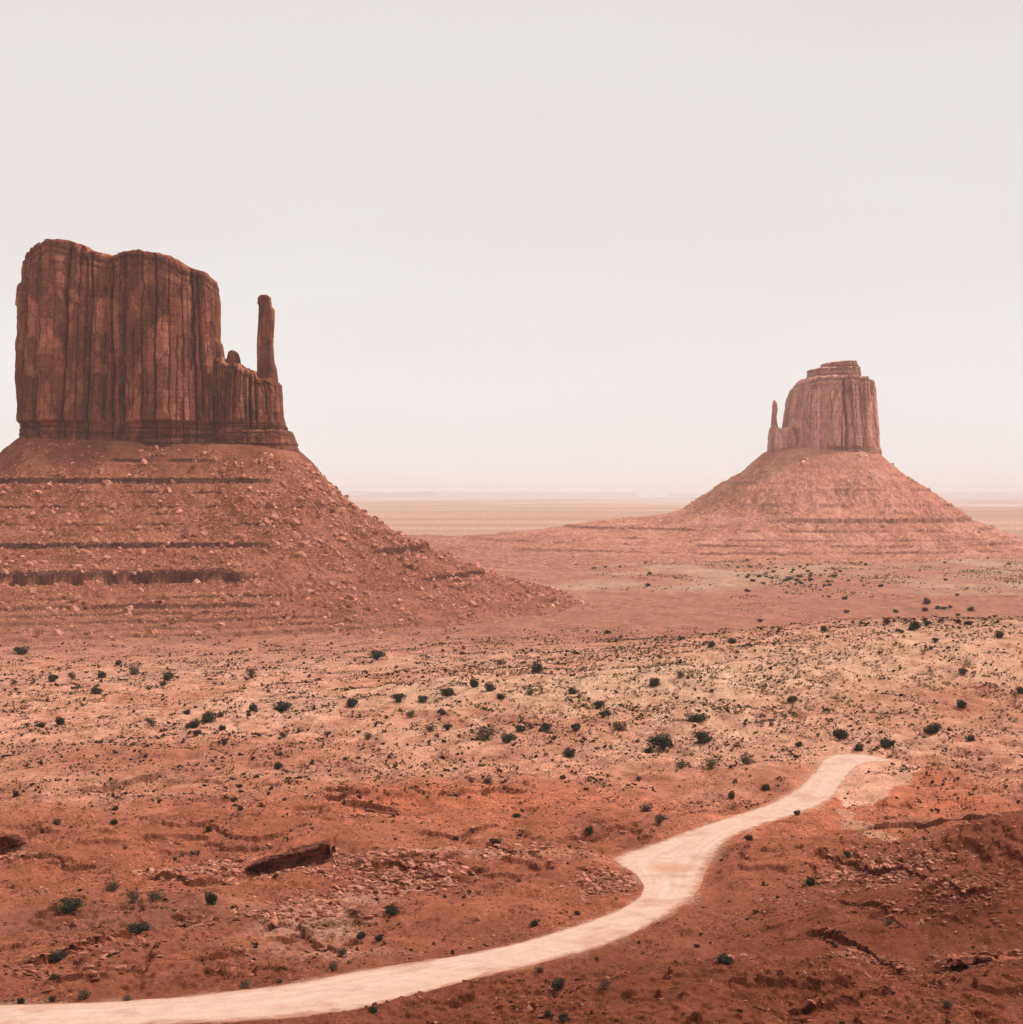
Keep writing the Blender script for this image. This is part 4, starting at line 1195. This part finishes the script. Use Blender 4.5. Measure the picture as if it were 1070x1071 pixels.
# ------------------------------------------------------------------ plants
def crown(seed, nlobe, nt, flat=.75, leaf=.07, spread=.34):
    """leaf sized faces spread through several lobes; width 1"""
    r = np.random.default_rng(seed)
    ca = r.uniform(0, 6.283, nlobe); cr = spread * .78 * r.random(nlobe) ** .5
    cs = np.stack([cr * np.cos(ca), cr * np.sin(ca), r.uniform(.12, .6, nlobe) * flat], 1)
    rad = r.uniform(.14, .25, nlobe)
    li = r.integers(0, nlobe, nt)
    d = r.normal(size=(nt, 3)); d /= np.linalg.norm(d, axis=1, keepdims=True)
    rr = rad[li] * (r.uniform(.3, 1.1, nt) ** .6 + .25 * (r.random(nt) ** 6))
    p = cs[li] + d * rr[:, None] * np.array([1, 1, .85])
    p[:, 2] = np.maximum(p[:, 2], .03 + .04 * r.random(nt))
    u = r.normal(size=(nt, 3)); u /= np.linalg.norm(u, axis=1, keepdims=True)
    w = np.cross(u, r.normal(size=(nt, 3))); w /= np.linalg.norm(w, axis=1, keepdims=True) + 1e-9
    sz = leaf * r.uniform(.6, 1.4, nt)[:, None]
    V = np.stack([p + u * sz, p + w * sz * .7, p - u * sz, p - w * sz * .7], 1).reshape(-1, 3)
    return V, np.arange(nt * 4).reshape(-1, 4), cs
def trunk_mesh(cs, seed):
    r = np.random.default_rng(seed)
    Vs, Fs = [], []; off = 0
    for c in cs[:6]:
        pts = [np.array([0, 0, -.12]), np.array([c[0] * .2, c[1] * .2, c[2] * .25]), np.array([c[0] * .6, c[1] * .6, c[2] * .6]), c]
        rads = [.035, .028, .018, .006]
        for p, q in zip(pts, rads):
            for k in range(6):
                a = k / 6 * 6.283
                Vs.append(p + q * np.array([math.cos(a), math.sin(a), .15 * r.normal()]))
        for s in range(3):
            for k in range(6):
                a = off + s * 6 + k; b = off + s * 6 + (k + 1) % 6
                Fs.append((a, b, b + 6, a + 6))
        off += 24
    return np.array(Vs), np.array(Fs)

JP = []
for i in range(6):
    V, Fq, cs = crown(300 + i, [9, 11, 8, 13, 10, 12][i], 2200, flat=[.62, .74, .58, .68, .78, .6][i], leaf=.03)
    tv, tf = trunk_mesh(cs, 300 + i)
    JP.append((V, Fq, tv, tf))
JM = {}
def juniper_parts(i, sparse):
    if (i, sparse) not in JM:
        V, Fq, tv, tf = JP[i]
        if sparse: Fq = Fq[::3]
        used = Fq.ravel()
        Vn = V[used]; Fn = np.arange(len(used)).reshape(-1, 4)
        JM[(i, sparse)] = (mesh_np("crown", Vn, Fn, M_sparse if sparse else M_jun), mesh_np("trunk", tv, tf, M_bark))
        # one mesh with both, for the small ones
        me = mesh_np("juniper", np.concatenate([Vn, tv]), np.concatenate([Fn, tf + len(Vn)]), M_sparse if sparse else M_jun)
        me.materials.append(M_bark)
        mi = np.zeros(len(Fn) + len(tf), np.int32); mi[len(Fn):] = 1
        me.polygons.foreach_set("material_index", mi)
        JM[(i, sparse, 1)] = me
    return JM[(i, sparse)], JM[(i, sparse, 1)]

# picture foot point, width in picture units, s = sparse / dry
J = [(22, 684, 14), (124, 696, 7), (55, 713, 13), (76, 711, 11, 's'), (107, 709, 11), (101, 726, 12), (139, 706, 15, 's'), (176, 712, 12), (171, 718, 7), (81, 721, 8, 's'), (265, 744, 11), (231, 750, 7),
     (260, 749, 6), (295, 744, 20), (368, 740, 15), (263, 709, 14, 's'), (196, 747, 8), (202, 762, 14), (220, 755, 18), (206, 770, 9), (232, 764, 8), (159, 760, 12, 's'), (63, 758, 12), (43, 761, 10),
     (296, 772, 10, 's'), (291, 805, 10), (342, 769, 9, 's'), (385, 774, 11, 's'), (234, 779, 7), (250, 824, 6), (245, 839, 7), (121, 848, 7), (120, 862, 9), (219, 870, 8), (60, 863, 12, 's'), (17, 833, 8),
     (251, 848, 7), (394, 690, 15), (524, 695, 10, 's'), (561, 704, 14), (496, 719, 12), (513, 723, 13), (524, 731, 9), (417, 735, 14), (469, 728, 14), (442, 735, 12), (430, 750, 12, 's'), (554, 727, 12, 's'),
     (599, 725, 10), (627, 741, 12), (633, 750, 13), (684, 718, 13), (711, 710, 11, 's'), (744, 677, 9), (729, 755, 24), (648, 764, 16, 's'), (603, 765, 12), (571, 765, 12), (555, 762, 11, 's'), (544, 765, 10),
     (532, 777, 14), (507, 774, 26, 's'), (596, 792, 15), (694, 784, 31), (679, 788, 10), (736, 777, 17), (712, 804, 15, 's'), (743, 804, 17, 's'), (589, 815, 7), (668, 817, 10, 's'), (511, 820, 12, 's'), (463, 748, 8),
     (449, 765, 12, 's'), (468, 764, 9), (541, 856, 9), (617, 875, 11), (690, 861, 14, 's'), (675, 849, 16, 's'), (518, 885, 12), (829, 735, 12), (865, 746, 9), (1007, 705, 10), (1006, 741, 13), (975, 767, 18),
     (1014, 775, 11), (879, 775, 17), (927, 783, 17), (899, 786, 10), (836, 781, 9), (781, 799, 18, 's'), (1045, 667, 10), (978, 672, 7), (958, 658, 12), (928, 653, 9), (969, 632, 9), (937, 641, 6), (862, 660, 8),
     (795, 651, 6), (765, 673, 9), (712, 669, 6), (636, 663, 7), (921, 614, 6), (1068, 725, 10), (73, 953, 28), (143, 977, 25), (62, 1004, 22), (221, 946, 16), (164, 940, 22, 's'), (117, 932, 17, 's'),
     (139, 944, 17, 's'), (87, 1046, 16, 's'), (55, 1048, 8), (22, 1050, 10), (134, 1047, 12, 's'), (258, 1033, 15, 's'), (378, 982, 10), (409, 956, 17), (357, 1001, 14, 's'), (397, 984, 10), (292, 1028, 9, 's'),
     (350, 1014, 14, 's'), (584, 1035, 16), (590, 1069, 12), (572, 1064, 9), (559, 969, 10), (604, 957, 7), (564, 1017, 10, 's'), (632, 1035, 13, 's'), (757, 1008, 18), (391, 1060, 10), (848, 926, 12), (783, 879, 11),
     (990, 1052, 14, 's'), (886, 897, 9), (834, 853, 8), (802, 827, 10), (765, 835, 9), (930, 968, 12, 's')]
ORD = ["first", "second", "third", "fourth", "fifth", "sixth", "seventh", "eighth", "ninth", "tenth", "eleventh", "twelfth", "thirteenth", "fourteenth", "fifteenth", "sixteenth", "seventeenth", "eighteenth",
       "nineteenth", "twentieth", "twenty-first", "twenty-second", "twenty-third", "twenty-fourth", "twenty-fifth", "twenty-sixth", "twenty-seventh", "twenty-eighth", "twenty-ninth", "thirtieth"]
SPECIAL = {(694, 784): "largest dark juniper clump, broad and two-lobed, on sand above the road", (729, 755): "wide dark juniper just above the largest clump on the pale sand",
           (507, 774): "long straggling dry bush beside a round dark juniper in the middle ground", (73, 953): "low wide green bush on the mauve slope at lower left",
           (143, 977): "round green bush just above the string of slabs at lower left", (62, 1004): "dense bush growing on the slab ledge at lower left",
           (757, 1008): "spiky green bush alone on the dark slope at lower right", (781, 799): "twiggy grey-brown bush nearest the top end of the road",
           (627, 741): "upper of two touching round junipers left of the wide dark one", (633, 750): "lower of two touching round junipers left of the wide dark one",
           (596, 792): "round dark juniper standing lowest in the middle of the sand flat", (409, 956): "dark bush beside the foot of the broad rubble fan",
           (584, 1035): "dark bush below the road on the bottom slope, right of the mound", (783, 879): "small dark bush on the brow beside the road's upper bend",
           (927, 783): "rounded bush just behind the pale far end of the road", (899, 786): "small round dark juniper touching the road's far end"}
def region(x, y):
    if y < 680 and x > 600: return "on the far flats around the scrubby rise"
    if y < 735 and x < 450: return "in the sand strip below the tall butte"
    if y < 735 and x < 620: return "on the pale flat between butte and rise"
    if y < 790 and x < 330: return "in the clumps on the left sand"
    if y < 800 and x < 620: return "in the middle of the sand flat"
    if y < 830 and x < 770: return "on the sand above the road"
    if y < 830: return "on the sandy rise right of the road"
    if x < 300 and y < 900: return "on the red benches at left"
    if x < 310: return "beside the ledges at lower left"
    if x < 480: return "around the stony hollow above the road"
    if y < 900 and x < 760: return "on the rocky ground above the road bend"
    if x > 740: return "on the dark hills at lower right"
    return "along the bottom stretch of road"
regs = {}
for t in J: regs.setdefault(region(t[0], t[1]), []).append(t)
for k in regs: regs[k].sort(key=lambda q: q[0])
def plant_at(px, py, wpx):
    X, Y = at(px, py, G1c)
    return X, Y, wpx / F * Y
def G1c(X, Y):
    return G1(np.asarray(X, float), np.asarray(Y, float))
# cached ray hits on the finished ground
def at_many(pts):
    out = []
    for px, py in pts:
        X0, Y0 = at(px, py)
        ds = np.linspace(Y0 * .88, Y0 * 1.12, 160); a = (px - CX) / F
        g = G1(a * ds, ds); e = -(py - HY) / F * ds
        b = np.where(e < g)[0]
        d = ds[b[0]] if len(b) else Y0
        out.append((a * d, d, float(g[b[0]] if len(b) else G1(np.array([a * d]), np.array([d]))[0])))
    return out
hits = at_many([(t[0], t[1]) for t in J])
for q, (t, (X, Y, Z)) in enumerate(zip(J, hits)):
    w = t[2] / F * Y * 1.28; sparse = len(t) > 3
    i = q % 6
    (mc, mt), both = juniper_parts(i, sparse)
    rz = rng.uniform(0, 6.28)
    reg = region(t[0], t[1]); k = regs[reg].index(t)
    lab = SPECIAL.get((t[0], t[1]))
    if lab is None:
        lab = f"{'dry bush' if sparse else 'dark juniper'}, {ORD[k]} bush from the left {reg}"
    cat = "bush" if sparse else "juniper"
    nm = "dry_bush" if sparse else "juniper"
    zs = rng.uniform(.85, 1.15) * (.62 if t[2] > 19 else 1)
    if t[2] >= 12:
        e = bpy.data.objects.new(nm, None); COL.objects.link(e)
        for me, n_ in ((mc, "crown"), (mt, "trunk")):
            o = bpy.data.objects.new(n_, me); COL.objects.link(o); o.parent = e
    else:
        e = bpy.data.objects.new(nm, both); COL.objects.link(e)
    e.location = (X, Y, Z + EYE - .05); e.rotation_euler = (0, 0, rz); e.scale = (w, w, w * zs)
    tag(e, lab, cat, "bushes and junipers " + reg)

# the distant grove on the plain
def grove():
    pts = []
    for _ in range(70):
        pts.append((rng.normal(835, 32), rng.normal(603, 9)))
    for _ in range(35):
        pts.append((rng.uniform(560, 1070), rng.normal(590, 8)))
    for _ in range(22):
        pts.append((rng.normal(960, 40), rng.normal(640, 14)))
    hs = at_many([(x, np.clip(y, 581, 662)) for x, y in pts])
    for (x, y), (X, Y, Z) in zip(pts, hs):
        z2 = max(Z, -999)
        w = rng.uniform(3.2, 8.5) * (.8 if Y < 1300 else 1.1)
        _, both = juniper_parts(int(rng.integers(0, 6)), False)
        o = bpy.data.objects.new("juniper", both); COL.objects.link(o)
        o.location = (X, Y, z2 + EYE - .1); o.rotation_euler = (0, 0, rng.uniform(0, 6.28)); o.scale = (w, w, w * .8)
        if x > 900 and y > 612: tag(o, "small dark juniper dotted along the back of the scrubby rise", "juniper", "junipers behind the rise")
        elif abs(x - 835) < 80: tag(o, "tiny juniper in the dense grove below the far butte", "juniper", "grove below the far butte")
        else: tag(o, "tiny juniper scattered along the far green belt of the plain", "juniper", "junipers of the far belt")
grove()

# low scrub: 300 that show largest are plants of their own, the rest one mass
def crown_small(seed, nt, leaf):
    V, Fq, cs = crown(seed, 4, nt, flat=.7, leaf=leaf, spread=.4)
    return V, Fq
SC_N = [crown_small(400 + i, 60, .13) for i in range(5)]
SC_F = [crown_small(420 + i, 16, .26) for i in range(4)]
def scrub():
    n = 290000
    D = np.sqrt(rng.uniform(168 ** 2, 1150 ** 2, n)); a = rng.uniform(-.56, .56, n)
    X, Y = a * D, D.copy()
    f = 1.9 * fbm(X / 20, Y / 30, 5, 991, .7) + .5 * fbm(X / 140, Y / 140, 2, 993)
    dens = sst(-.25, .55, f + .12) * (.40 + .34 * sst(240, 420, D)) * (1 - .72 * sst(900, 1100, D - .25 * X))
    hill = gauss(X, Y, 100, 250, 70, 60)
    dens = dens * (1 - .5 * hill)
    k = rng.random(n) < dens
    X, Y, D = X[k], Y[k], D[k]
    sd = road_sd(X, Y)
    wz = W_fn(X, Y); g = G1(X, Y)
    k = (sd > 2.5) & (wz < g - .5)
    X, Y, D, Z = X[k], Y[k], D[k], g[k]
    n = len(X)
    S = np.clip(.42 + rng.pareto(3.5, n) * .55, .4, 2.4) * (.75 + .3 * sst(300, 600, D))
    rot = np.stack([0 * X, 0 * X, rng.uniform(0, 6.28, n)], 1)
    loc = np.stack([X, Y, Z + EYE - .03], 1)
    vis, px, py = in_view(X, Y, Z)
    app = np.where(vis, S / Y, 0); order = np.argsort(-app); big = order[:300]
    SM = [mesh_np("shrub", *p, M_scrub) for p in (crown_small(440 + i, 160, .085) for i in range(6))]
    for i in big:
        o = bpy.data.objects.new("shrub", SM[int(rng.integers(0, 6))]); COL.objects.link(o)
        o.location = loc[i]; o.rotation_euler = rot[i]; o.scale = (S[i],) * 3
        x, y = px[i], py[i]
        if x < 330 and y > 900: a_, g_ = "small brown shrub on the bare slope above the road at lower left", "shrubs on the lower left slope"
        elif x > 700 and y > 860: a_, g_ = "small brown shrub on the dark red hills right of the road", "shrubs on the dark hills"
        elif y > 940 : a_, g_ = "small brown shrub near the verge of the road's lower stretch", "shrubs along the lower road"
        elif y > 820: a_, g_ = "small brown shrub on the rocky red benches between sand and road", "shrubs on the red benches"
        else: a_, g_ = "small brown shrub on the pale sand of the middle ground", "shrubs on the pale sand"
        tag(o, a_, "shrub", g_)
    rest = np.ones(n, bool); rest[big] = False
    nr = rest & (D < 430); fr = rest & (D >= 430)
    V1 = merged("desert_scrub", SC_N, rng.integers(0, 5, n)[nr], loc[nr], S[nr], rot[nr], M_scrub)
    tag(link(bpy.data.objects.new("desert_scrub", V1)), "countless low dark scrub plants dotting the nearer ground", "scrub", kind="stuff")
    V2 = merged("distant_scrub", SC_F, rng.integers(0, 4, n)[fr], loc[fr], S[fr] * 1.05, rot[fr], M_scrub)
    tag(link(bpy.data.objects.new("distant_scrub", V2)), "countless low scrub plants dotting the far sand flats", "scrub", kind="stuff")
    # brush of the far plain
    n = 45000
    D = np.sqrt(rng.uniform(1000 ** 2, 2750 ** 2, n)); a = rng.uniform(-.12, .52, n); X, Y = a * D, D
    dens = sst(-.1, .5, fbm(X / 100, Y / 180, 5, 997, .6)) * (.4 + .6 * sst(1500, 1900, D))
    k = (rng.random(n) < dens) & (W_fn(X, Y) < -109) & (E_fn(X, Y) < -110.5)
    X, Y = X[k], Y[k]; n = len(X); Z = G1(X, Y)
    me = merged("plain_brush", SC_F, rng.integers(0, 4, n), np.stack([X, Y, Z + EYE], 1), rng.uniform(.9, 2.6, n) * (.6 + .4 * (Y > 1500)), np.stack([0 * X, 0 * X, rng.uniform(0, 6.28, n)], 1), M_scrub)
    tag(link(bpy.data.objects.new("plain_brush", me)), "far brush speckling the plain between the two buttes", "brush", kind="stuff")
    # tufts of yellow grass on the rise
    n = 21000
    D = np.sqrt(rng.uniform(430 ** 2, 950 ** 2, n)); a = rng.uniform(-.05, .54, n); X, Y = a * D, D
    X0, Y0 = at(700, 720); X1, Y1 = at(900, 690); X2, Y2 = at(1040, 640)
    dn = gauss(X, Y, X0, Y0, 80, 70) + gauss(X, Y, X1, Y1, 110, 90) + gauss(X, Y, X2, Y2, 100, 110)
    k = (rng.random(n) < np.clip(dn, 0, 1) * sst(-.2, .4, fbm(X / 22, Y / 40, 4, 999))) & (road_sd(X, Y) > 2)
    X, Y = X[k], Y[k]; n = len(X); Z = G1(X, Y)
    me = merged("dry_grass", SC_F, rng.integers(0, 4, n), np.stack([X, Y, Z + EYE - .05], 1), rng.uniform(.7, 1.9, n), np.stack([0 * X, 0 * X, rng.uniform(0, 6.28, n)], 1), M_grass)
    tag(link(bpy.data.objects.new("dry_grass", me)), "yellow tufts of dry grass covering the broad rise right of centre", "grass", kind="stuff")
scrub()

# ------------------------------------------------------------------ the air
def haze():
    s = 64000; zb, zt = -140, EYE + 330
    V = np.array([(x, y, z) for z in (zb, zt) for x, y in ((-s, -s), (s, -s), (s, s), (-s, s))], float)
    Fq = np.array([(0, 3, 2, 1), (4, 5, 6, 7), (0, 1, 5, 4), (1, 2, 6, 5), (2, 3, 7, 6), (3, 0, 4, 7)])
    m = bpy.data.materials.new("dusty_air"); m.use_nodes = True
    nt = m.node_tree; nt.nodes.clear()
    out = nt.nodes.new("ShaderNodeOutputMaterial"); v = nt.nodes.new("ShaderNodeVolumePrincipled")
    v.inputs["Color"].default_value = (.99, .965, .96, 1)
    v.inputs["Density"].default_value = 3.8e-5
    v.inputs["Anisotropy"].default_value = 0.0
    nt.links.new(v.outputs["Volume"], out.inputs["Volume"])
    o = link(bpy.data.objects.new("haze", mesh_np("haze", V, Fq, m)))
    tag(o, kind="stuff")
haze()
